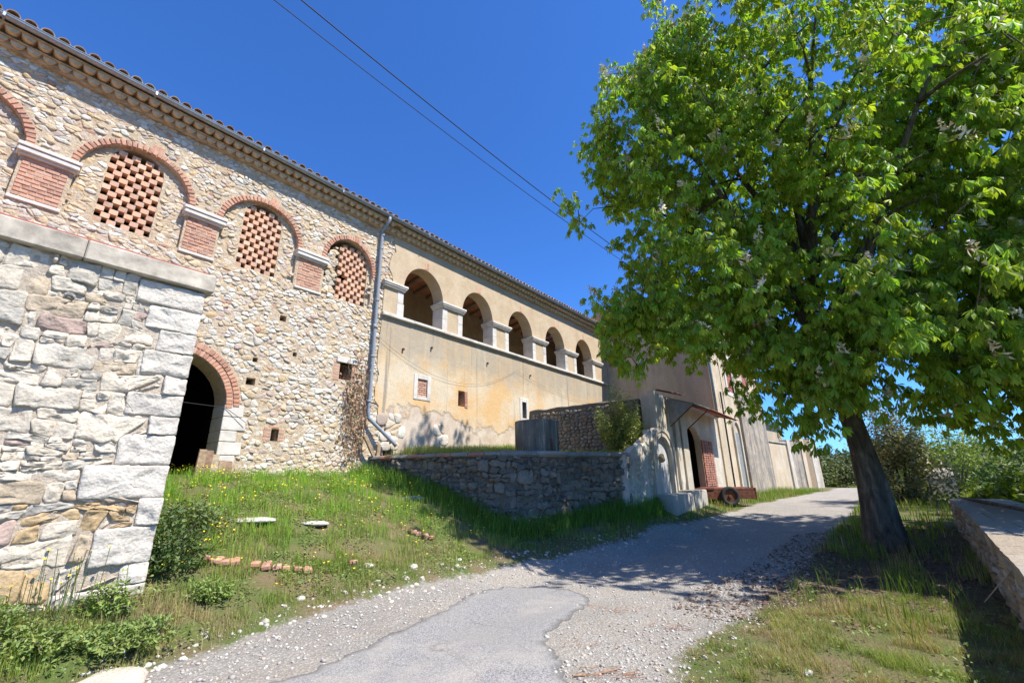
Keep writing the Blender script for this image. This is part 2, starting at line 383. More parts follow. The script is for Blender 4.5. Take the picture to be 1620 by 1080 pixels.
def area(P): return abs(sum(P[i][0] * P[(i + 1) % len(P)][1] - P[(i + 1) % len(P)][0] * P[i][1] for i in range(len(P)))) / 2
def voronoi(sites, K=14, asp=1.0, rmax=.4):
    S = np.array(sites); T = S * np.array([1, asp]); out = []
    for i0 in range(0, len(T), 500):
        D = ((T[i0:i0 + 500, None, :] - T[None, :, :]) ** 2).sum(-1); nb = np.argpartition(D, K, axis=1)[:, :K + 1]
        for r in range(len(D)):
            i = i0 + r; x, y = T[i]; P = [(x - rmax, y - rmax), (x + rmax, y - rmax), (x + rmax, y + rmax), (x - rmax, y + rmax)]
            for j in nb[r]:
                if j == i: continue
                mx, my = (x + T[j][0]) / 2, (y + T[j][1]) / 2; dx, dy = T[j][0] - x, T[j][1] - y
                Q = []; n = len(P)
                dd = [(p[0] - mx) * dx + (p[1] - my) * dy for p in P]
                for k in range(n):
                    k2 = (k + 1) % n
                    if dd[k] <= 0: Q.append(P[k])
                    if (dd[k] < 0) != (dd[k2] < 0) and abs(dd[k] - dd[k2]) > 1e-9:
                        t = dd[k] / (dd[k] - dd[k2]); Q.append((P[k][0] + (P[k2][0] - P[k][0]) * t, P[k][1] + (P[k2][1] - P[k][1]) * t))
                P = Q
                if len(P) < 3: break
            out.append([(p[0], p[1] / asp) for p in P])
    return out
def coursed(u0, u1, z0, z1, hr, wr, split=.25, wav=.03, rg=None):
    rg = rg or rnd; P = []; zs = [z0]
    while zs[-1] < z1 - hr[0] * .6: zs.append(zs[-1] + rg.uniform(*hr))
    f = (z1 - z0) / (zs[-1] - z0); zs = [z0 + (z - z0) * f for z in zs]; sd = rg.uniform(0, 99)
    def zb(k, u): return zs[k] + (0 if k in (0, len(zs) - 1) else wav * n3(u * 1.3, k * 3.7 + sd) * 1.6)
    for k in range(len(zs) - 1):
        hh = zs[k + 1] - zs[k]; u = u0 - rg.uniform(0, wr[1]) * .5; us = [u0]
        u = u0
        while u < u1 - 1e-6:
            wd = rg.uniform(*wr) * (.6 + hh / hr[1] * .7)
            u = u + wd
            if u1 - u < wr[0] * .7: u = u1
            us.append(u)
        us = [min(x, u1) for x in us]
        for i in range(len(us) - 1):
            a, b = us[i], us[i + 1]; ja, jb = rg.uniform(-.02, .02), rg.uniform(-.02, .02)
            def cell(a, b, f0, f1):
                q = []
                nn = max(1, int((b - a) / .1))
                for s in range(nn + 1): x = a + (b - a) * s / nn; q.append((x, zb(k, x) * (1 - f0) + zb(k + 1, x) * f0 + (n3(x * 9, k + f0 * 3, sd) * .012 if f0 else 0)))
                for s in range(nn + 1): x = b - (b - a) * s / nn; q.append((x + (jb if s == 0 and b < u1 - .01 else 0) + (ja if s == nn and a > u0 + .01 else 0), zb(k, x) * (1 - f1) + zb(k + 1, x) * f1 + (n3(x * 9, k + f1 * 3, sd) * .012 if f1 < 1 else 0)))
                P.append(q)
            if rg.random() < split and hh > hr[0] * 1.1:
                m = rg.uniform(.35, .65)
                if rg.random() < .5: cell(a, b, 0, m); c = a + (b - a) * rg.uniform(.35, .65); cell(a, c, m, 1); cell(c, b, m, 1)
                else: cell(a, b, m, 1); c = a + (b - a) * rg.uniform(.35, .65); cell(a, c, 0, m); cell(c, b, 0, m)
            else: cell(a, b, 0, 1)
    return P
def lay_stones(parent, polys, n0, dep, pal, mat, gap=.008, rough=.012, cap=300, key=None, name='stone', cham=1, ck=True, lv=((1, .45), (.86, .9), (.5, 1.08)), xf=None, cq=.25, jit=.008):
    """the largest of the polygons become separate stones, the rest one joined part"""
    polys = [p for p in polys if len(p) >= 3 and area(p) > .0006]
    order = sorted(range(len(polys)), key=lambda i: -(key(polys[i]) if key else area(polys[i])))
    big = set(order[:cap]); rest = MB(); rr = random.Random(11)
    for i, p in enumerate(polys):
        q = shrink(p, gap)
        for _ in range(cham): q = chaikin(q, cq)
        q = [(a + jit * n3(a * 23, b * 23, 1), b + jit * n3(a * 23, b * 23, 5)) for a, b in q]
        c = pal(rr, p); d = rr.uniform(*dep)
        mb = MB() if i in big else rest
        if len(q) > 12 and i not in big: q = q[::2]
        rings_stone(mb, q, n0, d, c, rough, lv, seed=i * .13)
        if xf and i in big: mb.v = [xf(v) for v in mb.v]
        if i in big: mb.build(name, mat, parent, smooth=True)
    if rest.v:
        if xf: rest.v = [xf(v) for v in rest.v]
        o = rest.build(name + 's', mat, parent, smooth=True); o['kind'] = 'stuff'
def wall_panel(mb, outer, holes, nf, nb, col=(1, 1, 1), hole_open=True, mi=0, grow=0):
    """front at n=nf, back at n=nb; outlines in (u,z)"""
    loops = [outer] + holes; flat = [p for l in loops for p in l]
    tr = tessellate_polygon([[Vector((p[0], p[1], 0)) for p in l] for l in loops])
    for n, fl in ((nf, False), (nb, True)):
        fs = []
        for t in tr:
            a, b, c = [flat[i] for i in t]; cr = (b[0] - a[0]) * (c[1] - a[1]) - (b[1] - a[1]) * (c[0] - a[0])
            t = tuple(t) if cr > 0 else tuple(reversed(t))
            fs.append(t if not fl else tuple(reversed(t)))
        mb.add([(p[0], n, p[1]) for p in flat], fs, col, mi)
    for l in loops:
        k = len(l); vs = [(p[0], nf, p[1]) for p in l] + [(p[0], nb, p[1]) for p in l]
        mb.add(vs, [(i, (i + 1) % k, k + (i + 1) % k, k + i) for i in range(k)], col, mi)
def arch(u0, u1, z0, zs, za, seg=16):
    """opening outline: straight sides to zs, elliptical head to za"""
    c = (u0 + u1) / 2; r = (u1 - u0) / 2; P = [(u0, z0), (u1, z0)]
    for i in range(seg + 1):
        t = pi * i / seg; P.append((c + r * cos(t), zs + (za - zs) * sin(t)))
    return P
def brick_mesh(name, mat, s, bev=.006, col=(1, 1, 1)):
    mb = MB(); mb.box((-s[0] / 2, -s[1] / 2, -s[2] / 2), (s[0] / 2, s[1] / 2, s[2] / 2), col, bev); return mb.mesh(name, mat)
def voussoirs(parent, c, zc, r0, r1, a0, a1, n, nf, nb, me_w, mat, ey=1.0, name='brick', jit=.01):
    """ring of bricks in the (u,z) plane between angles a0..a1; returns nothing, every brick is an object sharing one mesh"""
    me = brick_mesh('brick', mat, (me_w, nb - nf, r1 - r0))
    for i in range(n):
        t = a0 + (a1 - a0) * (i + .5) / n; r = (r0 + r1) / 2
        inst(name, me, parent, (c + r * cos(t) + rnd.uniform(-jit, jit) * .3, (nf + nb) / 2 + rnd.uniform(-jit, jit), zc + r * sin(t) * ey), (rnd.uniform(-.03, .03), pi / 2 - t + rnd.uniform(-.03, .03) + 0, 0))
def pal_facade(r, p):
    x = r.random(); v = r.uniform(.8, 1.12)
    hi = p[0][1] > 5.6
    if x < (.22 if hi else .46): c = (.72, .665, .57)
    elif x < (.45 if hi else .6): c = (.64, .54, .41)
    elif x < .76: c = (.62, .48, .31)
    elif x < .78: c = (.6, .42, .22)
    elif x < .86: c = (.52, .41, .35)
    elif x < .885: c = (.46, .27, .19)
    else: c = (.5, .46, .4)
    return tuple(min(.74, a * v) for a in c)

# ================================================================== GROUND
def grid_lines(a, b, fine, far, g=1.25):
    L = list(np.arange(a, b + 1e-6, fine)); s = fine; x = b
    while x < far: s *= g; x += s; L.append(x)
    s = fine; x = a
    while x > -far: s *= g; x -= s; L.insert(0, x)
    return np.array(L)
ROADL = [(-3.35, 4.09), (-2.99, 4.5), (-2.6, 5.2), (-2.0, 6.09), (-1.54, 6.77), (-.57, 7.87), (.41, 9.01), (1.05, 9.42), (2.59, 10.5), (5.19, 13.06), (8.83, 16.86), (17.98, 27.06), (40, 50)]
ROADR = [(.3, 2.2), (1.23, 4.19), (1.58, 4.86), (2.1, 5.36), (2.83, 5.99), (3.8, 7.14), (5.59, 8.97), (6.87, 10.46), (8.9, 12.5), (12.49, 16.62), (19.25, 25.25), (42, 46)]
ROAD = [(-5.5, 1.2)] + ROADL + ROADR[::-1] + [(.2, -6), (-6, -6)]
def sdist(poly, X, Y):
    """signed distance to polygon, negative inside (numpy)"""
    X = np.asarray(X, float); Y = np.asarray(Y, float); d = np.full(X.shape, 1e9); ins = np.zeros(X.shape, bool); n = len(poly)
    for i in range(n):
        x0, y0 = poly[i]; x1, y1 = poly[(i + 1) % n]; ex, ey = x1 - x0, y1 - y0
        t = np.clip(((X - x0) * ex + (Y - y0) * ey) / (ex * ex + ey * ey + 1e-12), 0, 1)
        d = np.minimum(d, np.hypot(X - x0 - t * ex, Y - y0 - t * ey))
        c = ((y0 > Y) != (y1 > Y)) & (X < (x1 - x0) * (Y - y0) / (y1 - y0 + 1e-12) + x0); ins ^= c
    return np.where(ins, -d, d)
LITTER = [(2.6, 6.3), (3.6, 5.75), (5.2, 5.9), (6.2, 6.3), (8.9, 8.8), (9.3, 10.3), (8.2, 10.9), (6.6, 10.2), (5.4, 9.0), (4.0, 7.6)]
gx = grid_lines(-7, 13, .16, 900); gy = grid_lines(1, 19, .16, 900)
GX, GY = np.meshgrid(gx, gy); GZ = hN(GX, GY)
far = np.hypot(GX, GY); GZ = GZ + np.where(far > 45, 0, 0)
nx, ny = len(gx), len(gy); V = np.stack([GX.ravel(), GY.ravel(), GZ.ravel()], 1)
I = (np.arange(ny - 1)[:, None] * nx + np.arange(nx - 1)[None, :]).ravel()
T = np.concatenate([np.stack([I, I + 1, I + nx + 1], 1), np.stack([I, I + nx + 1, I + nx], 1)])
sr = sdist(ROAD, V[:, 0], V[:, 1]); sl = sdist(LITTER, V[:, 0], V[:, 1])
uu, nn_ = FN(V[:, 0], V[:, 1])
C = np.zeros((len(V), 3)); C[:, 0] = np.clip(.5 + sr * 1.1, 0, 1)
C[:, 1] = np.clip(.45 - sl * .6, 0, 1)
C[:, 2] = np.clip(1 - np.abs(sdist([(-3.2, 4.0), (-2.0, 5.5), (-.9, 7.2), (-1.3, 6.6), (-3.2, 4.1)], V[:, 0], V[:, 1])) * 1.2, 0, 1)
me = fastmesh('ground', V, T, C, M['ground'], True); o = bpy.data.objects.new('ground', me); COL.objects.link(o); o['kind'] = 'structure'
# asphalt tongue, a thin worn sheet with ragged edges
AS = [(-3.2, 2.6), (-2.6, 3.5), (-1.94, 4.31), (-1.6, 4.98), (-1.25, 5.61), (-.94, 6.32), (-.68, 6.94), (-.16, 7.5), (.43, 7.5), (.9, 7.1), (.98, 6.7), (.9, 6.36), (.6, 5.8), (.36, 5.44), (.29, 5.23), (.38, 4.61), (.4, 4.2), (.55, 3.2), (.9, 2.0), (.9, -3), (-4.5, -3)]
def ragged(P, step=.04, amp=.075, sd=0):
    o = []
    for i in range(len(P)):
        a, b = P[i], P[(i + 1) % len(P)]; L = hypot(b[0] - a[0], b[1] - a[1]); k = max(1, int(L / step)) if L < 4 else 3
        for s in range(k):
            x = a[0] + (b[0] - a[0]) * s / k; y = a[1] + (b[1] - a[1]) * s / k
            o.append((x + amp * (n3(x * 6, y * 6, sd) + .6 * n3(x * 19, y * 19, sd)), y + amp * (n3(x * 6, y * 6, sd + 7) + .6 * n3(x * 19, y * 19, sd + 4))))
    return o
RA = ragged(AS); ax = np.arange(-4.6, 1.3, .09); ay = np.arange(-3, 7.8, .09)
pts = [(x, y) for x in ax for y in ay if y > 1.2 or (int(x * 10) % 4 == 0 and int(y * 10) % 4 == 0)]
sA = sdist(RA, [p[0] for p in pts], [p[1] for p in pts]); pts = [p for p, s in zip(pts, sA) if s < -.05]
from mathutils.geometry import delaunay_2d_cdt
vv = [Vector(p) for p in RA] + [Vector(p) for p in pts]; nR = len(RA)
dv_, de_, df_, *_ = delaunay_2d_cdt(vv, [(i, (i + 1) % nR) for i in range(nR)], [list(range(nR))], 1, 1e-5)
mb = MB(); XY = np.array([(p.x, p.y) for p in dv_]); sA = sdist(RA, XY[:, 0], XY[:, 1])
zz = hN(XY[:, 0], XY[:, 1]) + np.where(sA > -.012, .002, .004 + .012 * np.clip(-sA / .12, 0, 1))
mb.add([(x, y, z) for (x, y), z in zip(XY, zz)], [tuple(f) for f in df_], [((.35, .35, .35) if s > -.012 else (1, 1, 1)) for s in sA])
o = mb.build('asphalt_patch', M['asphalt'], org=(0, 0, 0), smooth=True, kind='structure')

# ================================================================== STONE WING
sw = thing('stone_wing', 'long rubble stone wing with brick lattice arches, a dark arched doorway and a tiled eave', 'building', (1.6, 10, 1.5))
ARC = [(-2.15 + 0, -.48), (.22, 1.89), (2.5, 4.15), (4.86, 6.24)]; ARC[0] = (-2.15, -.42)
ZS, ZA = 7.0, 7.83
DOOR = (1.2, 3.2, 3.05)   # u0, u1, spring z (radius 1)
LAT = [(-1.77, -.9), (.6, 1.42), (2.93, 3.75), (5.28, 6.12)]
PIER = [(-.42, .2), (1.88, 2.5), (4.18, 4.84)]
door_out = arch(DOOR[0], DOOR[1], 1.2, DOOR[2], DOOR[2] + 1.0)
slots = [[(4.15, 2.42), (4.31, 2.42), (4.31, 2.68), (4.15, 2.68)], [(5.56, 4.0), (5.9, 4.0), (5.9, 4.42), (5.56, 4.42)], [(3.98, 5.1), (4.12, 5.1), (4.12, 5.24), (3.98, 5.24)], [(3.56, 4.05), (3.66, 4.05), (3.66, 4.15), (3.56, 4.15)], [(4.38, 4.34), (4.47, 4.34), (4.47, 4.44), (4.38, 4.44)], [(3.5, 3.55), (3.68, 3.55), (3.68, 3.7), (3.5, 3.7)], [(6.1, 4.1), (6.2, 4.1), (6.2, 4.2), (6.1, 4.2)]]
mb = MB(); wall_panel(mb, [(-6, 1.0), (7.0, 1.0), (7.0, 8.7), (-6, 8.7)], [door_out] + [arch(a, b, 6.06, ZS, ZA) for a, b in ARC] + slots, 9.988, 10.6)
rub = mb.build('rubble_wall', M['mortar'], sw)
mb = MB()
for (a, b), (l0, l1) in zip(ARC, LAT):
    wall_panel(mb, arch(a - .02, b + .02, 6.02, ZS, ZA + .02), [arch(l0, l1, 6.12, 7.45, ZA - .02, 8)], 10.08, 10.32)
inf = mb.build('arch_infill', M['mortar'], sw)
# stones
def in_box(u, z, b, g=0): return b[0] - g < u < b[1] + g and b[2] - g < z < b[3] + g
NF = [(a, b, 6.0, 7.08) for a, b in PIER]
def zone(u, z):
    """0 main wall, 1 arch infill, None nothing"""
    if u < 1.5 and z < 4.1: return None
    for (a, b), (l0, l1) in zip(ARC, LAT):
        c, r = (a + b) / 2, (b - a) / 2
        if z > 6.06 and abs(u - c) < r + .14:
            e = hypot(u - c, max(0, z - ZS))
            if e < r - .01:
                if l0 - .03 < u < l1 + .03 and z > 6.1: return None
                return 1
            if z > ZS and e < r + .115: return None
            if c + .02 < u < c + .26 and z > ZA and z < ZA + .3: return None
    for b in NF:
        if in_box(u, z, b): return None
    c = 2.2
    if z > DOOR[2] - .02:
        if hypot(u - c, z - DOOR[2]) < 1.25: return None
    elif abs(u - c) < 1.0 or (1.0 < u - c < 1.36): return None
    for s in slots:
        if in_box(u, z, (s[0][0], s[1][0], s[0][1], s[2][1]), .03): return None
    if in_box(u, z, (5.46, 6.0, 4.42, 4.56)) or in_box(u, z, (5.4, 6.02, 3.95, 4.42)) or in_box(u, z, (4.0, 4.45, 2.42, 2.76)): return None
    return 0
sites = []; z = 1.0; row = 0
while z < 8.72:
    up = ss(5.2, 6.4, z); dz = .098 * (1 - up) + .062 * up; du = .118 * (1 - up) + .15 * up
    for i in range(int(10.2 / du)):
        u = -2.9 + (i + .5 * (row % 2)) * du
        if rnd.random() < .2: continue
        sites.append((u + rnd.uniform(-.42, .42) * du, z + rnd.uniform(-.42, .42) * dz))
        if rnd.random() < .2: sites.append((u + rnd.uniform(-.5, .5) * du, z + rnd.uniform(-.5, .5) * dz))
    z += dz; row += 1
cells = voronoi(sites, 15, 1.5, .34); S0 = []; S1 = []
cells_raw = cells; S_IDX = []
for s, p in zip(sites, cells):
    S_IDX.append(0)
    if len(p) < 3: continue
    k = zone(*s)
    if k is None: continue
    q = shrink(p, .012)
    if s[0] > 6.95: continue
    if any(zone(a * .85 + s[0] * .15, b * .85 + s[1] * .15) is None for a, b in q): 
        for f in (.85, .7, .55, .4, .28):
            q2 = [(a * f + s[0] * (1 - f), b * f + s[1] * (1 - f)) for a, b in p]
            if all(zone(*v) is not None for v in q2): break
        else: continue
        p = q2
    if k == 1:
        for (a, b), (l0, l1) in zip(ARC, LAT):
            if a < s[0] < b:
                lo_, hi_ = (a + .005, l0 - .02) if s[0] < l0 else (l1 + .02, b - .005)
                if l0 <= s[0] <= l1: lo_, hi_ = -9, 9
                q = [(min(max(x, lo_), hi_), z) for x, z in cells_raw[len(S_IDX) - 1]]
                if area(q) > .0015 and all(zone(min(max(x, lo_ + .012), hi_ - .012), z) == 1 for x, z in q): p = q
    (S0 if k == 0 else S1).append(p)
vis = lambda p: area(p) * (1 if p[0][0] > -.6 else .05)
lay_stones(rub, S0, 9.998, (.004, .03), pal_facade, M['rubble'], .001, .016, 260, vis, cham=1, lv=((1, .5), (.9, .95), (.5, 1.0)), cq=.2, jit=.016)
lay_stones(inf, S1, 10.088, (.0, .03), pal_facade, M['rubble'], .001, .014, 40, vis, cham=1, lv=((1, .5), (.9, .95), (.5, 1.0)), cq=.2, jit=.014)
# brick rings, piers, caps, lattices
for k, (a, b) in enumerate(ARC):
    c, r = (a + b) / 2, (b - a) / 2
    mb = MB(); # mortar bed of the ring
    seg = 24
    for i in range(seg):
        t0, t1 = pi * i / seg, pi * (i + 1) / seg; q = []
        for t, rr in ((t0, r), (t0, r + .1), (t1, r + .1), (t1, r)): q.append((c + rr * cos(t), ZS + rr * sin(t) * (ZA - ZS) / r))
        mb.add([(x, 9.985, z) for x, z in q] + [(x, 10.12, z) for x, z in q], [(0, 1, 2, 3), (0, 3, 7, 4), (1, 5, 6, 2)])
    ar = mb.build('brick_arch', M['mortar'], sw)
    n = 34; me = brick_mesh('brick', M['brick'], (.064, .15, .1 + rnd.uniform(0, .02)))
    for i in range(n):
        t = pi * (i + .5) / n; rr = r + .054
        inst('brick', me, ar, (c + rr * cos(t), 10.035 + rnd.uniform(-.008, .008), ZS + rr * sin(t) * (ZA - ZS) / r), (0, pi / 2 - t + rnd.uniform(-.04, .04), 0), (rnd.uniform(.9, 1.05), 1, rnd.uniform(.85, 1.2)))
    me = brick_mesh('keystone', M['brick'], (.08, .12, .2))
    for j in (0, 1): inst('keystone', me, ar, (c + .1 + j * .093, 10.03, ZA + .115), (0, .12, 0))
    # lattice
    l0, l1 = LAT[k]; mb = MB(); mb.box((l0, 10.11, 6.075), (l1, 10.3, 6.12)); lt = mb.build('brick_lattice', M['mortar'], sw)
    me = brick_mesh('brick', M['brick_pale'], (.126, .15, .1), .004); zr = 6.175; rw = 0
    while zr < 7.72:
        hw = r * sqrt(max(0, 1 - ((zr + .05 - ZS) / (ZA - ZS)) ** 2)) if zr > ZS else 9
        x = l0 + .05 + (.1025 if rw % 2 else 0)
        while x < l1 - .02:
            if abs(x - c) < hw - .05 and not (k == 3 and rw in (5, 6) and x < l0 + .35 and rw % 2):
                inst('brick', me, lt, (x + rnd.uniform(-.006, .006), 10.17 + rnd.uniform(-.008, .008), zr), (0, rnd.uniform(-.02, .02), rnd.uniform(-.03, .03)))
            x += .205
        zr += .1135; rw += 1
for a, b in PIER:
    mb = MB(); mb.box((a, 9.984, 6.05), (b, 10.1, 6.84)); pr = mb.build('brick_pier', M['mortar'], sw)
    me = brick_mesh('brick', M['brick'], (.205, .1, .058)); me2 = brick_mesh('brick', M['brick'], (.1, .1, .058))
    zr = 6.11; rw = 0; a2, b2 = a + .04, b - .04
    while zr < 6.82:
        x = a2
        seq = [.205, .205, .205] if rw % 2 else [.1, .205, .205, .1]
        sc = (b2 - a2) / (sum(seq) + .012 * (len(seq) - 1))
        for L in seq:
            inst('brick', me if L > .15 else me2, pr, (x + L * sc / 2, 10.024 + rnd.uniform(-.008, .006), zr), (0, rnd.uniform(-.02, .02), 0), (sc, 1, 1)); x += (L + .012) * sc
        zr += .072; rw += 1
    mb = MB(); mb.box((a - .06, 9.88, 6.84), (b + .07, 10.1, 6.93), bev=.012); mb.box((a - .03, 9.92, 6.8), (b + .04, 10.1, 6.842), bev=.008); mb.box((a - .075, 9.86, 6.93), (b + .085, 10.1, 7.0), bev=.01); mb.build('pier_cap', M['white'], sw)
    mb = MB(); mb.box((a, 9.95, 6.0), (b, 10.1, 6.06), bev=.008); mb.build('pier_sill', M['white'], sw)
# door arch, jamb, slot surrounds, lintel
mb = MB(); seg = 20
for i in range(seg):
    t0, t1 = pi * i / seg, pi * (i + 1) / seg; q = []
    for t, rr in ((t0, 1.0), (t0, 1.24), (t1, 1.24), (t1, 1.0)): q.append((2.2 + rr * cos(t), DOOR[2] + rr * sin(t)))
    mb.add([(x, 9.98, z) for x, z in q], [(0, 1, 2, 3)])
da = mb.build('door_arch', M['mortar'], sw)
for ring, (r0, r1) in enumerate(((1.0, 1.12), (1.13, 1.25))):
    n = 44; me = brick_mesh('brick', M['brick'], (.066, .2, r1 - r0 - .004))
    for i in range(n):
        t = pi * (i + .5 + .5 * ring) / n - .03
        inst('brick', me, da, (2.2 + (r0 + r1) / 2 * cos(t), 10.06 + rnd.uniform(-.006, .006) - ring * .004, DOOR[2] + (r0 + r1) / 2 * sin(t)), (0, pi / 2 - t, 0))
zq = 1.3
for i, (h, L) in enumerate([(.5, .4), (.3, .33), (.26, .42), (.22, .3), (.27, .44), (.24, .36)]):
    mb = MB(); mb.box((3.19, 9.965, zq + .006), (3.19 + L, 10.61, zq + h - .006), bev=.01); mb.build('jamb_stone', M['white'], sw); zq += h
    if zq > 3.0: break
mb = MB(); mb.box((5.46, 9.95, 4.42), (6.0, 10.2, 4.57), bev=.012); mb.build('lintel', M['white'], sw)
sb = MB(); sb.box((5.4, 9.983, 3.95), (5.56, 10.1, 4.42)); sb.box((5.9, 9.983, 3.95), (6.0, 10.1, 4.42)); sb.box((4.0, 9.983, 2.42), (4.15, 10.1, 2.7)); sb.box((4.31, 9.983, 2.42), (4.42, 10.1, 2.7))
sb = sb.build('slot_surround', M['mortar'], sw); me = brick_mesh('brick', M['brick'], (.15, .12, .055))
for x, w_, z0, z1 in ((5.48, 1.0, 3.98, 4.4), (5.95, .6, 3.98, 4.4), (4.07, 1, 2.45, 2.72), (4.37, .7, 2.45, 2.72)):
    z = z0
    while z < z1: inst('brick', me, sb, (x, 10.04, z), (0, rnd.uniform(-.04, .04), 0), (w_, 1, 1)); z += .068
inst('brick', me, sb, (4.2, 10.04, 2.72), (0, 0, 0), (1.3, 1, 1))
mb = MB()
for i in range(4): mb.tube([(5.6 + i * .085, 10.12, 4.0), (5.6 + i * .085, 10.12, 4.42)], .008, 5)
for i in range(3): mb.tube([(5.56, 10.125, 4.08 + i * .12), (5.9, 10.125, 4.08 + i * .12)], .007, 5)
mb.build('window_grille', M['rust'], sw)
# interior shell
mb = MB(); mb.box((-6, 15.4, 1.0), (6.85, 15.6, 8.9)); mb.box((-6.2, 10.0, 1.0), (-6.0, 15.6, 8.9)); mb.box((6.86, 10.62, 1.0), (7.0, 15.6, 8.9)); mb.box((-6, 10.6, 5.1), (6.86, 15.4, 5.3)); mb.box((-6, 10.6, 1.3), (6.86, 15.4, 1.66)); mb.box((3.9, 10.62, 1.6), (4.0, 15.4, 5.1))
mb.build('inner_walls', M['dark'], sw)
def roof(parent, u0, u1, ends=True):
    zt, nt = 8.95, 9.67; rn, rz = 13.0, 10.1
    mb = MB(); vs = [(u0, nt, zt), (u1, nt, zt), (u0, rn, rz), (u1, rn, rz), (u0, 16.3, zt), (u1, 16.3, zt)]; vs += [(a, b, c - .06) for a, b, c in vs]
    fs = [(0, 1, 3, 2), (2, 3, 5, 4), (6, 8, 9, 7), (8, 10, 11, 9), (0, 6, 7, 1), (4, 5, 11, 10), (0, 2, 8, 6), (2, 4, 10, 8), (1, 7, 9, 3), (3, 9, 11, 5)]
    mb.add(vs, fs, (.6, .5, .45)); rf = mb.build('roof', M['wood'], parent)
    # edge tiles: convex covers over the gutter
    mt = MB(); k = 7; L = .45; vs = []
    for x, rr in ((0, .088), (L, .07)):
        for q in range(k + 1): t = pi * q / k; vs.append((rr * cos(t), x, rr * sin(t)))
        for q in range(k + 1): t = pi * q / k; vs.append(((rr - .014) * cos(t), x, (rr - .014) * sin(t)))
    K = k + 1; fs = []
    for q in range(k): fs += [(q, q + 1, 2 * K + q + 1, 2 * K + q), (K + q, 3 * K + q, 3 * K + q + 1, K + q + 1), (q, K + q, K + q + 1, q + 1)]
    mt.add(vs, fs); tm = mt.mesh('roof_tile', M['tile'], smooth=False)
    x = u0 + .1
    while x < u1 - .05:
        inst('roof_tile', tm, rf, (x, nt - .1 + rnd.uniform(-.015, .015), zt - .01), (radians(19.5) + rnd.uniform(-.02, .02), 0, rnd.uniform(-.05, .05))); x += .2
    # the rest of the tiling as one part
    mb = MB(); x = u0 + .1; sl = (rz - zt) / (rn - nt)
    while x < u1 - .05:
        for sgn, n0 in ((1, nt + .25), (-1, 16.2)):
            for j in range(4):
                na = n0 + sgn * j * .75; nb = na + sgn * .8; za = zt + sl * (na - nt if sgn > 0 else 16.3 - na) + .03 ; zb = zt + sl * (nb - nt if sgn > 0 else 16.3 - nb)
                vs = []
                for nn, zz, rr in ((na, za, .09), (nb, zb, .07)):
                    for q in range(5): t = pi * q / 4; vs.append((x + rr * cos(t), nn, zz + rr * sin(t)))
                mb.add(vs, [(q, q + 1, 5 + q + 1, 5 + q) for q in range(4)], (1, 1, 1))
        x += .2
    o = mb.build('roof_tiles', M['tile'], rf); o['kind'] = 'stuff'
    return rf
def eave(parent, u0, u1):
    mb = MB(); mb.box((u0, 9.9, 8.58), (u1, 10.1, 8.93)); mb.box((u0, 9.81, 8.7), (u1, 10.1, 8.72)); mb.box((u0, 9.69, 8.835), (u1, 10.1, 8.86)); co = mb.build('cornice', M['genoise'], parent)
    k = 8; mt = MB(); vs = []; r = .088
    for y in (0, .3):
        for q in range(k + 1): t = pi * q / k; vs.append((r * cos(t), y, -r * sin(t) * 1.08))
    vs += [(0, 0, 0), (0, .3, 0)]; fs = [(q, q + 1, k + 2 + q, k + 1 + q) for q in range(k)] + [(2 * k + 2, q + 1, q) for q in range(k)]
    mt.add(vs, fs); tm = mt.mesh('cornice_tile', M['genoise'], smooth=False)
    for zz, nn, off in ((8.7, 9.83, 0), (8.835, 9.71, .095)):
        x = u0 + .1 + off
        while x < u1 - .05: inst('cornice_tile', tm, co, (x, nn + rnd.uniform(-.012, .012), zz + rnd.uniform(-.004, .004)), (0, rnd.uniform(-.04, .04), 0)); x += .19
    # half-round gutter with seams
    mb = MB(); r = .062; vs = []; k = 8; n = int((u1 - u0) / .5) + 1
    for i in range(n + 1):
        x = u0 + (u1 - u0) * i / n
        for q in range(k + 1): t = pi + pi * q / k; vs.append((x, 9.62 + r * cos(t), 8.925 + r * sin(t)))
        for q in range(k + 1): t = pi + pi * q / k; vs.append((x, 9.62 + (r - .006) * cos(t), 8.925 + (r - .006) * sin(t)))
    K = 2 * (k + 1)
    for i in range(n):
        for q in range(k):
            mb.f.append((i * K + q, (i + 1) * K + q, (i + 1) * K + q + 1, i * K + q + 1)); mb.f.append((i * K + k + 1 + q, i * K + k + 2 + q, (i + 1) * K + k + 2 + q, (i + 1) * K + k + 1 + q))
    mb.v = vs; mb.c = [(1, 1, 1)] * len(vs); mb.m = [0] * len(mb.f)
    mb.tube([(u0, 9.56, 8.932), (u1, 9.56, 8.932)], .011, 6)
    x = u0 + 1
    while x < u1: mb.box((x, 9.552, 8.857), (x + .03, 9.69, 8.935)); x += 2.0
    mb.build('gutter', M['zinc'], parent)
roof(sw, -6.1, 6.85); eave(sw, -6.1, 6.85)
mb = MB(); mb.tube([(6.42, 9.62, 8.87), (6.42, 9.62, 8.78), (6.4, 9.7, 8.64), (6.38, 9.86, 8.5), (6.38, 9.87, 8.3), (6.4, 9.87, 3.25), (6.42, 9.86, 3.1), (6.55, 9.82, 2.98), (7.1, 9.68, 2.5), (7.16, 9.65, 2.42)], .048, 12)
for z in (7.9, 6.3, 4.7, 3.5): mb.tube([(6.39, 9.87, z), (6.39, 9.87, z + .05)], .056, 12)
for z in (8.3, 5.5): mb.tube([(6.39, 9.87, z), (6.39, 9.87, z + .12)], .053, 12)
mb.build('downpipe', M['pipe'], sw, smooth=True)
mb = MB(); mb.tube([(1.3, 10.05, 3.25), (1.9, 10.03, 3.08), (3.2, 9.95, 3.02), (3.6, 9.9, 2.75)], .006, 5); mb.build('slack_wire', M['cable'], sw)

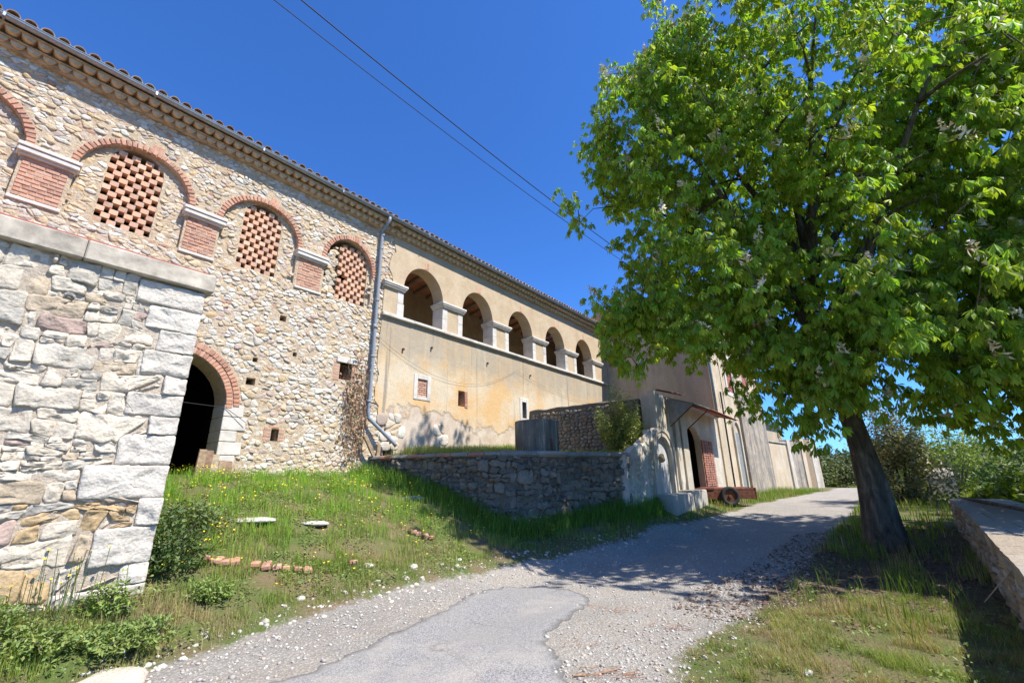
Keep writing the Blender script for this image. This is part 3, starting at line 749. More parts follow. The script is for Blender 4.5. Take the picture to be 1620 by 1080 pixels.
# ================================================================== NEAR BLOCK (stone terrace block, closest wall)
nbk = thing('terrace_block', 'nearest rough stone block wall with big white quoins and grey concrete coping', 'wall', (1.0, 6.3, .3))
mb = MB(); mb.box((-3.5, 6.322, -.2), (1.545, 9.98, 3.92)); core = mb.build('wall_core', m_mortar('pale lime mortar', (.62, .53, .42), (.54, .45, .34)), nbk)
Q = [(.91, 3.62, 3.9), (1.05, 3.34, 3.62), (1.2, 3.08, 3.34), (1.1, 2.8, 3.08), (1.34, 2.58, 2.8), (1.05, 2.33, 2.58), (1.29, 2.12, 2.33), (1.07, 1.79, 2.12), (.85, 1.45, 1.79), (1.36, 1.16, 1.45), (1.06, .8, 1.16), (1.33, .6, .8), (.84, .34, .6), (1.1, .0, .34)]
def pal_white(r, p): v = r.uniform(.88, 1.06); return (.63 * v, .58 * v, .5 * v)
def edgepoly(a, b, z0, z1, s=.13):
    q = []; n = max(1, int((b - a) / s)); k = max(1, int((z1 - z0) / s))
    for i in range(n): q.append((a + (b - a) * i / n, z0))
    for i in range(k): q.append((b, z0 + (z1 - z0) * i / k))
    for i in range(n): q.append((b - (b - a) * i / n, z1))
    for i in range(k): q.append((a, z1 - (z1 - z0) * i / k))
    return q
lay_stones(core, [edgepoly(a, 1.575, z0, z1, .09) for a, z0, z1 in Q], 6.34, (.045, .06), pal_white, M['rough'], .006, .028, 30, name='quoin', cham=1, lv=((1, .8), (.97, 1), (.85, 1.02), (.62, 1.02), (.35, 1.02)), cq=.12, jit=.014)
def pal_near(r, p):
    x = r.random(); v = r.uniform(.85, 1.1); c = (p[0][1])
    if c < 1.5 and x < .4: k = (.5, .35, .18)
    elif x < .4: k = (.66, .585, .47)
    elif x < .55: k = (.56, .51, .42)
    elif x < .82: k = (.7, .61, .475)
    elif x < .9: k = (.5, .4, .28)
    elif x < .94: k = (.5, .36, .3)
    else: k = (.49, .455, .39)
    return tuple(a * v for a in k)
rg = random.Random(4)
P = coursed(-3.4, 1.6, -.1, 3.93, (.07, .29), (.08, .52), .42, .06, rg); P2 = []
for q in P:
    cu = sum(a for a, b in q) / len(q); cz = sum(b for a, b in q) / len(q); lim = 9
    r = []
    for a, b in q:
        for qa, z0, z1 in Q:
            if z0 <= b <= z1: lim = qa
        r.append((min(a, lim - .004), b))
    if area(r) > .004 and min(a for a, b in r) < max(a for a, b in r) - .05: P2.append(r)
lay_stones(core, P2, 6.335, (.016, .045), pal_near, M['rough'], .0035, .034, 290, lambda p: area(p) * (1 if p[0][0] > -.7 else .01), cham=1, lv=((1, .6), (.955, .95), (.8, 1.0), (.58, 1.0), (.3, 1.0)), cq=.13, jit=.03)
rg = random.Random(9); P = coursed(0, 3.55, 0.1, 3.9, (.13, .3), (.15, .5), .25, .04, rg)
lay_stones(core, P, 0, (.01, .04), pal_near, M['rough'], .01, .02, 0, name='side_stone', cham=1)
for o in core.children:
    if o.name.startswith('side_stone'):
        for v in o.data.vertices:   # turn the joined courses onto the right-hand side of the block
            b = ORG[core.name][0]; u, n, z = v.co.x + b[0], v.co.y + b[1], v.co.z
            v.co = (1.54 - n - b[0], 6.42 + u - b[1], z)
x = -3.5
for L in (1.35, 1.3, 1.25, 1.2): 
    mb = MB(); e = min(x + L, 1.64) if x + L < 1.4 else 1.64; mb.box((x + .003, 6.22, 3.925), (e - .003, 6.62, 4.15), bev=.012); x += L
    mb.build('coping_slab', M['concrete'], nbk)
mb = MB(); mb.box((-3.5, 6.6, 3.925), (1.56, 9.96, 4.13)); mb.box((-3.5, 6.26, 4.153), (1.56, 9.96, 4.178)); mb.build('terrace_floor', M['redpaint'], nbk)

# ================================================================== LOGGIA WING
lw = thing('loggia_wing', 'ochre plastered wing with five open arches above a white ledge', 'building', (13, 10, 1.5))
OP = [(7.3, 8.87), (9.75, 11.31), (12.2, 13.76), (14.68, 16.2), (17.15, 18.7)]
ragl = [(6.86, 8.66), (6.88, 8.3), (6.97, 8.1), (6.8, 7.9), (6.74, 7.5), (6.86, 7.35), (6.9, 7.1), (6.66, 7.04), (6.64, 6.2), (6.62, 5.3), (6.6, 4.6), (6.68, 4.3), (6.6, 3.9), (6.62, 3.6), (6.75, 3.45), (6.72, 3.2), (6.95, 3.1), (7.05, 2.9), (6.98, 2.75), (7.2, 2.6), (7.3, 2.3), (7.3, 1.4)]
rl = []
for i in range(len(ragl) - 1):
    a, b = ragl[i], ragl[i + 1]
    for s in range(4): t = s / 4; x = a[0] + (b[0] - a[0]) * t; z = a[1] + (b[1] - a[1]) * t; rl.append((x + .035 * n3(x * 5, z * 7, 3), z))
rl.append(ragl[-1])
wins = [[(8.0, 3.88), (8.36, 3.88), (8.36, 4.39), (8.0, 4.39)], [(9.64, 3.78), (9.98, 3.78), (9.98, 4.28), (9.64, 4.28)], [(12.96, 3.7), (13.22, 3.7), (13.22, 4.3), (12.96, 4.3)]]
mb = MB(); wall_panel(mb, rl + [(20.3, 1.4), (20.3, 8.66)], [arch(a, b, 6.08, 7.0, 7.92, 22) for a, b in OP] + wins, 9.95, 10.42)
pw = mb.build('plaster_wall', M['plaster'], lw)
mb = MB(); mb.box((7.05, 12.7, 1.0), (20.5, 12.9, 8.8)); mb.box((20.31, 10.43, 1.0), (20.6, 12.9, 8.95)); mb.box((7.02, 10.43, 5.9), (7.12, 12.7, 8.95)); mb.box((7.05, 10.42, 5.75), (20.3, 12.7, 5.98)); mb.box((7.1, 11.2, 1.4), (20.3, 11.3, 5.7))
mb.build('inner_walls', M['inside'], lw)
rf = roof(lw, 6.86, 20.6); eave(lw, 6.86, 20.1)
x = 7.3; sl = -.13
while x < 20.2:
    vs = [];
    for n, dz in ((9.97, 0), (12.69, 0)):
        z = 8.895 + sl * (n - 9.95)
        for a, b in ((0, 0), (.08, 0), (.08, -.12), (0, -.12)): vs.append((x + a, n, z + b))
    rb = MB(); rb.add(vs, [(0, 1, 5, 4), (1, 2, 6, 5), (2, 3, 7, 6), (3, 0, 4, 7), (0, 3, 2, 1), (4, 5, 6, 7)]); rb.build('rafter', M['wood'], rf); x += .62
mb = MB()
for i in range(12):
    n0 = 9.96 + i * .23; z0 = 8.9 + sl * (n0 - 9.95); z1 = z0 + sl * .222
    mb.add([(7.1, n0, z0), (20.3, n0, z0), (20.3, n0 + .222, z1), (7.1, n0 + .222, z1)], [(0, 3, 2, 1)], (1, 1, 1))
mb.build('ceiling_boards', m_plain('clay ceiling boards', (.5, .24, .14), .9, .35, 5), rf)
me = None
gaps = [(6.64, 7.3)] + [(OP[i][1], OP[i + 1][0]) for i in range(4)] + [(18.7, 20.2)]
for i, (a, b) in enumerate(gaps):
    if i < 5:
        for s in (0, 1):
            if i == 0 and s == 0: continue
            x0 = a - .012 if s == 0 else b - .2; x1 = a + .2 if s == 0 else b + .012
            mb = MB(); z = 6.085
            for h in (.42, .375): mb.box((x0, 9.937, z), (x1 + (.03 if h > .4 and i == 0 else 0), 10.425, z + h - .004), bev=.008); z += h
            mb.build('pillar_stone', M['white'], lw)
    else:
        mb = MB(); mb.box((18.688, 9.937, 6.085), (18.95, 10.425, 6.88), bev=.008); mb.build('pillar_stone', M['white'], lw)
    mb = MB(); c0, c1 = a - .1, b + .1
    if i == 0: c0 = 6.55
    if i == 5: c1 = 19.7
    mb.box((c0 + .05, 9.88, 6.882), (c1 - .05, 10.44, 6.93), bev=.01); mb.box((c0 + .02, 9.85, 6.93), (c1 - .02, 10.45, 6.98), bev=.014); mb.box((c0, 9.83, 6.98), (c1, 10.46, 7.05), bev=.01)
    mb.build('pillar_cap', M['white'], lw)
x = 6.6
while x < 20.2:
    L = rnd.uniform(1.1, 1.7); e = min(x + L, 20.28); mb = MB(); mb.box((x + .002, 9.85, 5.985 + rnd.uniform(-.006, .006)), (e - .002, 10.43, 6.078 + rnd.uniform(-.005, .003)), bev=.014); mb.build('ledge_slab', M['white'], lw); x = e
    if 20.28 - x < .3: break
me = brick_mesh('keystone', M['brick'], (.07, .03, .24), .004, (1.15, 1.3, 1.3))
for a, b in OP:
    for j in (0, 1): inst('keystone', me, pw, ((a + b) / 2 + .02 + .08 * j, 9.957, 8.06 - .002 * j), (0, .05, 0))
def frame(mb, o, i, n0, n1, bev=.01):
    mb.box((o[0], n0, o[2]), (i[0], n1, o[3]), bev=bev); mb.box((i[1], n0, o[2]), (o[1], n1, o[3]), bev=bev); mb.box((i[0] + .001, n0 + .003, o[2]), (i[1] - .001, n1, i[2]), bev=bev); mb.box((i[0] + .001, n0 + .003, i[3]), (i[1] - .001, n1, o[3]), bev=bev)
mb = MB(); frame(mb, (7.86, 8.5, 3.78, 4.53), (8.0, 8.36, 3.88, 4.39), 9.93, 10.1); mb.build('window_frame', M['white'], lw, label='white stone frame round bricked-up opening')
mb = MB(); mb.box((8.0, 10.02, 3.88), (8.36, 10.1, 4.39)); bi = mb.build('brick_infill', M['mortar'], lw); me = brick_mesh('brick', M['brick'], (.17, .06, .05), .004, (1.15, 1.25, 1.3))
for r in range(8):
    for xx, wd in (((8.092, 1), (8.268, 1)) if r % 2 == 0 else ((8.047, .48), (8.18, .95), (8.313, .48))):
        inst('brick', me, bi, (xx, 10.0, 3.915 + r * .064), (0, rnd.uniform(-.02, .02), 0), (wd, 1, 1))
mb = MB(); mb.box((9.64, 10.16, 3.78), (9.82, 10.2, 4.28)); mb.build('shutter_board', M['white_plaster'], lw)
mb = MB(); mb.box((9.98, 9.945, 3.72), (10.07, 9.96, 4.3)); br = mb.build('brick_jamb', M['mortar'], lw); me = brick_mesh('brick', M['brick'], (.13, .3, .056))
for r in range(8): inst('brick', me, br, (9.99 + rnd.uniform(-.015, .015), 10.08, 3.79 + r * .066), (0, 0, 0))
mb = MB(); frame(mb, (12.82, 13.36, 3.56, 4.46), (12.96, 13.22, 3.7, 4.3), 9.93, 10.12); mb.build('window_frame', M['white'], lw)
mb = MB(); mb.box((12.96, 10.2, 3.7), (13.22, 10.22, 4.3)); mb.tube([(13.09, 10.1, 3.7), (13.09, 10.1, 4.3)], .012, 6); mb.tube([(12.96, 10.1, 4.0), (13.22, 10.1, 4.0)], .012, 6); mb.build('window_pane', M['grey_metal'], lw)
# scattered exposed stones and rusty iron stubs in the render
rb = random.Random(3); sites = [(9.0 + rb.uniform(-.28, .3), 2.95 + rb.uniform(-.3, .28)) for _ in range(3)] + [(7.2 + rb.uniform(-.3, .25), 2.75 + rb.uniform(-.3, .5)) for _ in range(12)]
ph = [p for p in voronoi(sites + [(8.4, 2.95), (9.6, 2.95), (9.0, 3.6), (9, 2.3), (6.5, 2.6), (7.9, 2.8), (7.2, 3.7), (7.2, 2)], 10, 1.2, .2)[:15] if len(p) > 2]
lay_stones(pw, ph, 9.955, (.012, .03), pal_facade, M['rubble'], .012, .012, 30)
me = brick_mesh('iron_stub', M['rust'], (.05, .1, .06))
for x, z in ((8.45, 5.42), (11.0, 5.42), (13.5, 5.4), (7.4, 5.15)): inst('iron_stub', me, pw, (x, 9.93, z))
# thin sagging wires on the wall
mb = MB()
for (a, za, b, zb, sg) in ((6.5, 5.35, 12.6, 5.45, .9), (12.6, 5.45, 20.2, 5.0, .35)):
    mb.tube([(a + (b - a) * t / 14, 9.9, za + (zb - za) * t / 14 - sg * 4 * (t / 14) * (1 - t / 14)) for t in range(15)], .003, 5)
mb.build('sagging_wire', M['cable'], lw)

# ================================================================== CORNER HOUSE
ch = thing('corner_house', 'tall tan stucco house behind the tree with faded red shutters and a blue-grey corner downpipe', 'house', (24, 6, .5))
wn_ = (9.22, 9.8, 6.98, 8.5)
def XU(mb, n0, n1, z0, z1, u0, u1, **k): mb.box((u0, n0, z0), (u1, n1, z1), **k)
mb = MB()   # side wall at u=20.3 facing the camera, with the window hole
XU(mb, 5.05, 9.22, .2, 9.5, 20.3, 20.6); XU(mb, 9.22, 9.8, .2, 6.98, 20.3, 20.6); XU(mb, 9.22, 9.8, 8.5, 9.0, 20.3, 20.6); XU(mb, 9.8, 9.948, .2, 9.0, 20.3, 20.6)
mb.build('side_wall', M['tan'], ch)
mb = MB(); HA = [arch(23.3, 24.5, 5.5, 6.9, 7.3, 10), [(22.9, 8.2), (24.0, 8.2), (24.0, 9.2), (22.9, 9.2)], [(27, 5.5), (28.1, 5.5), (28.1, 7.2), (27, 7.2)]]
wall_panel(mb, [(20.6, .2), (31, .2), (31, 9.5), (20.6, 9.5)], HA, 5.05, 5.4); mb.box((20.3, 5.049, .2), (20.6, 5.06, 9.5)); mb.build('front_wall', M['cream'], ch)
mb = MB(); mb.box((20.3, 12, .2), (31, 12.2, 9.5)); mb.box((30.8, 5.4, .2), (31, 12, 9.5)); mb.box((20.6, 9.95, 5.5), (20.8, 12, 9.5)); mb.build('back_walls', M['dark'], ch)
mb = MB(); mb.add([(20.1, 4.75, 9.45), (31.3, 4.75, 9.45), (31.3, 8.6, 10.3), (20.1, 8.6, 10.3), (31.3, 12.4, 9.45), (20.1, 12.4, 9.45), (20.1, 4.75, 9.38), (31.3, 4.75, 9.38)], [(0, 1, 2, 3), (3, 2, 4, 5), (6, 7, 1, 0), (0, 3, 5), (1, 4, 2), (6, 5, 4, 7)])
rf = mb.build('roof', M['tile'], ch)
x = 20.2; mt = MB(); vs = []
for y, rr in ((0, .1), (4.0, .09)):
    for q in range(6): t = pi * q / 5; vs.append((rr * cos(t), y, rr * sin(t)))
mt.add(vs, [(q, q + 1, 7 + q, 6 + q) for q in range(5)]); tm = mt.mesh('roof_tile_row', M['tile'])
while x < 31.2: inst('roof_tile_row', tm, rf, (x, 4.68, 9.45), (radians(12.4), 0, 0)); x += .24
mb = MB(); frame(mb, (23.0, 24.8, 5.3, 5.5), (23.3, 24.5, 5.5, 5.5), 5.02, 5.2)
seg = 12
for i in range(seg):
    t0, t1 = pi * i / seg, pi * (i + 1) / seg; q = [(23.9 + r * cos(t), 6.9 + r * .67 * sin(t)) for t, r in ((t0, .6), (t0, .9), (t1, .9), (t1, .6))]
    mb.add([(a, 5.02, z) for a, z in q] + [(a, 5.1, z) for a, z in q], [(0, 1, 2, 3), (0, 3, 7, 4), (1, 5, 6, 2)])
mb.box((23.0, 5.02, 5.5), (23.3, 5.2, 6.9)); mb.box((24.5, 5.02, 5.5), (24.8, 5.2, 6.9)); mb.build('window_surround', M['white'], ch)
for (a, b, z0, z1, za) in ((23.3, 24.5, 5.5, 6.9, 7.3), (22.9, 24.0, 8.2, 9.19, 9.2), (27, 28.1, 5.5, 7.19, 7.2)):
    c = (a + b) / 2
    for s in (0, 1):
        x0, x1 = (a + .01, c - .01) if s == 0 else (c + .01, b - .01); mb = MB(); n = 10
        top = [(x0 + (x1 - x0) * i / 6, z1 + (za - z1) * sqrt(max(0, 1 - ((x0 + (x1 - x0) * i / 6 - c) / (b - c)) ** 2))) for i in range(7)]
        wall_panel(mb, [(x0, z0), (x1, z0)] + top[::-1], [], 5.1, 5.14)
        for zz in (z0 + .3, z0 + .9): mb.box((x0, 5.085, zz), (x1, 5.099, zz + .05))
        mb.build('shutter', M['redpaint'], ch)
# barred window in the side wall
mb = MB(); XU(mb, 9.2, 9.25, 6.98, 8.5, 20.26, 20.4); XU(mb, 9.77, 9.82, 6.98, 8.5, 20.26, 20.4); XU(mb, 9.25, 9.77, 8.44, 8.5, 20.26, 20.4); XU(mb, 9.25, 9.77, 6.98, 7.04, 20.26, 20.4)
for i in range(1, 4): XU(mb, 9.22 + i * .145 - .012, 9.22 + i * .145 + .012, 7.04, 8.44, 20.3, 20.34)
for i in range(1, 6): XU(mb, 9.25, 9.77, 7.0 + i * .25 - .01, 7.0 + i * .25 + .01, 20.305, 20.335)
wf = mb.build('window_frame', M['wood'], ch); mb = MB(); XU(mb, 9.25, 9.77, 7.0, 8.44, 20.36, 20.37)
g = NT('dusty glass'); g.col((.05, .055, .06)); g.rough(.15); g.b.inputs['Specular IOR Level'].default_value = .5; M['glass'] = g.m
mb.build('pane', M['glass'], wf)
mb = MB(); XU(mb, 9.15, 9.85, 8.52, 8.72, 20.27, 20.5, bev=.01); mb.build('lintel', M['brick'], ch)
mb = MB(); mb.tube([(20.24, 4.97, 9.4), (20.24, 4.97, 6.5), (20.25, 4.97, 3.9)], .06, 10); mb.build('downpipe', m_plain('blue grey pipe', (.2, .3, .35), .5), ch, smooth=True)
mb = MB(); mb.tube([(21.4, 4.97, 5.2), (21.4, 4.97, .8)], .035, 8); mb.tube([(21.9, 5.0, 9.3), (22.0, 5.0, 4.5)], .012, 5); mb.build('wall_cables', M['cable'], ch)
# lower storey: white pilasters, blind niche, mottled stretch
mb = MB(); 
for a, b in ((20.35, 21.2), (21.6, 22.3)): mb.box((a, 4.985, .3), (b, 5.048, 4.4), bev=.012)
mb.build('pilaster', M['cream'], ch)
mb = MB(); seg = 12
for i in range(seg):
    t0, t1 = pi * i / seg, pi * (i + 1) / seg; q = [(23.5 + r * cos(t), 3.5 + r * sin(t)) for t, r in ((t0, .5), (t0, .75), (t1, .75), (t1, .5))]
    mb.add([(a, 4.96, z) for a, z in q] + [(a, 5.05, z) for a, z in q], [(0, 1, 2, 3), (0, 3, 7, 4), (1, 5, 6, 2)])
mb.box((22.75, 4.96, .4), (23.0, 5.048, 3.5)); mb.box((24.0, 4.96, .4), (24.25, 5.048, 3.5)); mb.build('niche_surround', M['white_plaster'], ch)
mb = MB(); mb.box((23.0, 5.03, .4), (24.0, 5.047, 3.5)); mb.build('niche_panel', M['grey_metal'], ch)
mb = MB(); wall_panel(mb, [(24.7, .2), (31.05, .2), (31.05, 5.6), (29, 5.9), (24.7, 5.9)], [], 4.93, 5.048); mb.build('leaf_shadow_render', M['mottled'], ch)  # the mottling here is tree leaf shadow put into the colour

# ================================================================== PORTAL WALL with fountain niche and canopy
pw2 = thing('fountain_wall', 'ruined plastered roadside wall with a blind fountain arch, a doorway and a rusty canopy', 'wall', (15, 5.05, .6))
outl = [(10.9, .1), (20.28, .1), (20.28, 3.85), (17, 3.93), (13.7, 4.12), (13.42, 4.15), (13.4, 3.6), (13.36, 3.0), (13.2, 2.93), (13.1, 2.8), (12.8, 2.78), (12.5, 2.62), (12.2, 2.58), (11.9, 2.42), (11.5, 2.33), (11.2, 2.18), (10.9, 2.12)]
mb = MB(); wall_panel(mb, outl, [arch(16.0, 17.5, .5, 2.7, 3.3, 12), arch(12.95, 14.2, 1.05, 2.1, 2.72, 14)], 5.05, 5.25); mb.box((11.0, 5.2, .1), (13.3, 5.52, 2.1)); mb.box((13.43, 5.2, 2.9), (15.4, 5.52, 4.05)); mb.box((14.35, 5.2, .1), (15.4, 5.52, 2.9)); mb.build('plaster_wall', M['white_plaster'], pw2)
mb = MB(); mb.box((12.8, 5.13, 1.0), (14.3, 5.3, 2.9)); mb.build('niche_panel', m_stucco('pale blue grey plaster', (.5, .52, .53), (.6, .58, .54), (.3, .29, .28), 1.6, .3, .7), pw2)
mb = MB(); seg = 16
for r0, r1, nf in ((.64, .74, 4.99), (.8, .93, 4.97)):
    for i in range(seg):
        t0, t1 = pi * i / seg, pi * (i + 1) / seg; q = [(13.575 + r * cos(t), 2.1 + r * sin(t)) for t, r in ((t0, r0), (t0, r1), (t1, r1), (t1, r0))]
        mb.add([(a, nf, z) for a, z in q] + [(a, 5.05, z) for a, z in q], [(0, 1, 2, 3), (0, 3, 7, 4), (1, 5, 6, 2)])
    for s in (-1, 1): mb.box((13.575 + s * r0, nf, 1.0), (13.575 + s * r1, 5.049, 2.1))
mb.build('arch_moulding', M['white_plaster'], pw2)
mb = MB(); mb.box((14.75, 4.97, .6), (15.15, 5.049, 3.7), bev=.01); mb.box((15.4, 4.98, .6), (15.95, 5.049, 3.5), bev=.01); mb.build('pilaster', M['white_plaster'], pw2)
mb = MB(); rg = random.Random(2)
pl = [(13.5 + .09 * cos(t) * (1 + .2 * n3(t, 1)), 2.1 + .14 * sin(t) * (1 + .2 * n3(t, 5))) for t in [2 * pi * i / 9 for i in range(9)]]; rings_stone(mb, pl, 5.13, .13, (.55, .42, .25), .02); mb.build('spout_stone', M['rubble'], pw2)
mb = MB(); mb.box((17.5, 5.03, .5), (18.95, 5.049, 3.0)); bj = mb.build('brick_jamb', M['mortar'], pw2); me = brick_mesh('brick', M['brick_dark'], (.27, .1, .066))
for r in range(27):
    for j in range(5): inst('brick', me, bj, (17.66 + j * .285, 5.035 + rnd.uniform(-.01, .008), .62 + r * .084), (0, rnd.uniform(-.02, .02), 0), (rnd.uniform(.9, 1.04), 1, 1))
mb = MB(); mb.box((15.3, 7.4, .4), (18.6, 7.5, 3.9)); mb.box((15.3, 5.26, .4), (15.4, 7.4, 3.9)); mb.box((18.5, 5.26, .4), (18.6, 7.4, 3.9)); mb.box((15.41, 5.26, 3.7), (18.6, 7.4, 3.8)); mb.build('porch_walls', M['dark'], pw2)  # porch depth darkened by colour, shade painted on its walls
mb = MB(); wall_panel(mb, [(15.45, .5), (16.9, .5), (16.9, 3.3), (15.45, 3.3)], [arch(16.1, 16.8, .6, 2.0, 2.6)], 6.9, 7.0); mb.build('inner_arch', m_stucco('brown porch plaster', (.2, .14, .09), (.15, .1, .07), (.08, .06, .05), 1.2), pw2)
cn = MB(); cn.tube([(13.5, 5.0, 4.18), (14.6, 4.6, 4.12)], .03, 6); cn.tube([(14.4, 5.0, 4.0), (14.4, 4.2, 3.72)], .02, 6); cn.tube([(16.0, 5.0, 4.02), (16.0, 4.2, 3.72)], .02, 6); cn.tube([(19.9, 5.0, 3.95), (19.9, 4.2, 3.72)], .02, 6); cn.tube([(14.4, 4.2, 3.72), (19.9, 4.2, 3.7)], .025, 6); cn.tube([(14.4, 5.0, 3.1), (14.4, 4.2, 3.72)], .018, 6); cn.tube([(16.0, 5.0, 3.1), (16.0, 4.2, 3.72)], .018, 6)
cp = cn.build('canopy', M['rust'], pw2)
mb = MB(); mb.add([(14.3, 5.02, 4.06), (16.0, 5.02, 4.06), (16.0, 4.12, 3.76), (14.3, 4.12, 3.76), (14.3, 5.02, 4.04), (16.0, 5.02, 4.04), (16.0, 4.12, 3.74), (14.3, 4.12, 3.74)], [(3, 2, 1, 0), (4, 5, 6, 7), (0, 4, 7, 3), (3, 7, 6, 2)]); mb.build('grey_sheet', M['grey_metal'], cp)
mb = MB(); mb.add([(16.02, 5.02, 4.06), (20.0, 5.02, 4.0), (20.0, 4.1, 3.7), (16.02, 4.1, 3.76), (16.02, 5.02, 4.04), (20.0, 5.02, 3.98), (20.0, 4.1, 3.68), (16.02, 4.1, 3.74)], [(3, 2, 1, 0), (4, 5, 6, 7), (0, 4, 7, 3), (3, 7, 6, 2)]); mb.build('red_sheet', M['redpaint'], cp)
mb = MB(); mb.add([(14.38, 5.0, 4.02), (14.38, 4.2, 3.74), (14.38, 5.0, 3.15), (14.4, 5.0, 4.02), (14.4, 4.2, 3.74), (14.4, 5.0, 3.15)], [(0, 1, 2), (3, 5, 4), (0, 3, 4, 1), (1, 4, 5, 2)]); mb.build('end_panel', M['grey_metal'], cp)
st2 = [p for p in voronoi([(10.95 + i * .16 + rg.uniform(-.06, .06), .4 + j * .14 + rg.uniform(-.05, .05)) for i in range(11) for j in range(14)], 12, 1.2, .25) if len(p) > 2 and n3(p[0][0] * 1.5, p[0][1] * 1.5, 6) > -.12 and max(b for a, b in p) < np.interp(p[0][0], [10.9, 11.5, 12.2, 12.8], [2.1, 2.3, 2.55, 2.75]) - .04 and min(a for a, b in p) > 10.9]
lay_stones(pw2, st2, 5.045, (.0, .03), lambda r, p: tuple(r.uniform(.85, 1.1) * a for a in (.56, .51, .44)), M['rubble'], .002, .02, 120, cq=.2, jit=.015)
st = [p for p in voronoi([(11.0 + rg.uniform(0, 2.4), rg.uniform(2.0, 3.1)) for _ in range(40)], 9, 1.3, .2) if len(p) > 2]
def near_edge(p):
    u = sum(a for a, b in p) / len(p); z = sum(b for a, b in p) / len(p); t = np.interp(u, [10.9, 11.5, 12.2, 12.8, 13.36], [2.12, 2.33, 2.58, 2.78, 3.0]); return t - .22 < z < t + .02
lay_stones(pw2, [p for p in st if near_edge(p)], 5.06, (.02, .05), pal_facade, M['rubble'], .012, .012, 60)

# ================================================================== RETAINING WALL
rt = thing('retaining_wall', 'shaded dry stone retaining wall bulging out below the round concrete drum, dark coping on top', 'wall', (8.5, 6.4, .3))
PTH = [(6.6, 9.93), (7.0, 8.6), (7.35, 7.4), (7.55, 6.95), (7.85, 6.6), (8.3, 6.4), (8.8, 6.25), (9.4, 6.08), (10.0, 5.85), (10.6, 5.45), (11.1, 5.08)]
SL = [0]
for i in range(1, len(PTH)): SL.append(SL[-1] + hypot(PTH[i][0] - PTH[i - 1][0], PTH[i][1] - PTH[i - 1][1]))
def path(s):
    u = float(np.interp(s, SL, [p[0] for p in PTH])); n = float(np.interp(s, SL, [p[1] for p in PTH])); e = .25
    a = (float(np.interp(s - e, SL, [p[0] for p in PTH])), float(np.interp(s - e, SL, [p[1] for p in PTH]))); b = (float(np.interp(s + e, SL, [p[0] for p in PTH])), float(np.interp(s + e, SL, [p[1] for p in PTH])))
    tu, tn = b[0] - a[0], b[1] - a[1]; l = hypot(tu, tn); return u, n, tn / l, -tu / l
def xfr(v):
    u, n, ou, on = path(v[0]); return (u - ou * v[1], n - on * v[1], v[2])
LT = SL[-1]; mb = MB(); ns = 40; vs = []
for i in range(ns + 1):
    s = LT * i / ns
    for n, z in ((0, -.1), (0, 2.08), (.35, 2.08)): vs.append(xfr((s, n, z)))
mb.add(vs, [f for i in range(ns) for f in ((i * 3, i * 3 + 3, i * 3 + 4, i * 3 + 1), (i * 3 + 1, i * 3 + 4, i * 3 + 5, i * 3 + 2))]); rc = mb.build('wall_core', M['mortar_grey'], rt)
def pal_grey(r, p):
    v = r.uniform(.5, 1.1) ; x = r.random(); k = (.24, .2, .15) if x < .8 else (.29, .22, .14); return tuple(a * v for a in k)
sites = []; z = .1
while z < 2.1:
    s = .06
    while s < LT:
        if rnd.random() > .22: sites.append((s + rnd.uniform(-.085, .085), z + rnd.uniform(-.075, .075)))
        s += .22 if z < 1.4 else .15
    z += .11 if z > 1.4 else .19
cs = [p for p in voronoi(sites, 14, 1.2, .25) if len(p) > 2 and max(b for a, b in p) < 2.14 and min(a for a, b in p) > -.05 and max(a for a, b in p) < LT + .05]
rg = random.Random(77); cs = coursed(0, 3.0, -.05, 2.06, (.06, .16), (.08, .26), .3, .05, rg) + coursed(3.0, LT, -.05, 2.06, (.09, .3), (.1, .42), .4, .09, rg)
lay_stones(rc, cs, 0, (-.01, .1), pal_grey, M['grey_rock'], .002, .055, 290, lambda p: area(p), cham=1, xf=xfr, cq=.22, jit=.06, lv=((1, .5), (.93, .92), (.7, 1), (.4, 1)))
s = 0
while s < LT - .15:
    L = rnd.uniform(.3, .5) if s < 3.2 else rnd.uniform(.7, 1.0); e = min(LT, s + L); mb = MB(); k = max(3, int((e - s) / .12)); vs = []; rd = .07 if s < 3.2 else .085
    prof = [(-.05, 0), (-.1, rd * .5), (-.09, rd * 1.1), (-.04, rd * 1.5), (.35, rd * 1.5), (.35, 0)]
    for i in range(k + 1):
        ss_ = s + .006 + (e - s - .012) * i / k
        for n, z in prof: vs.append(xfr((ss_, n + .012 * n3(ss_ * 5, z * 9), 2.06 + z + .012 * n3(ss_ * 7, n * 9, 4))))
    q = len(prof); mb.add(vs, [(i * q + j, (i + 1) * q + j, (i + 1) * q + (j + 1) % q, i * q + (j + 1) % q) for i in range(k) for j in range(q)] + [tuple(range(q)), tuple(k * q + j for j in range(q - 1, -1, -1))], (.42, .2, .13) if s < 3.2 and rnd.random() < .5 else (.27, .25, .22))
    mb.build('coping_stone', M['grey_rock'], rt, smooth=False); s = e
mb = MB(); k = 22; vs = []
for r, z in ((.5, 2.0), (.74, 2.06), (.8, 2.12), (.78, 2.19), (.5, 2.2)):
    for i in range(k): t_ = pi + .1 + (pi - .2) * i / (k - 1); vs.append((9.3 + r * cos(t_), 6.68 + r * sin(t_) + .01 * n3(i, z * 5), z))
mb.add(vs, [(j * k + i, j * k + i + 1, (j + 1) * k + i + 1, (j + 1) * k + i) for j in range(4) for i in range(k - 1)], (.34, .31, .27)); mb.build('round_coping_slab', M['grey_rock'], rt)
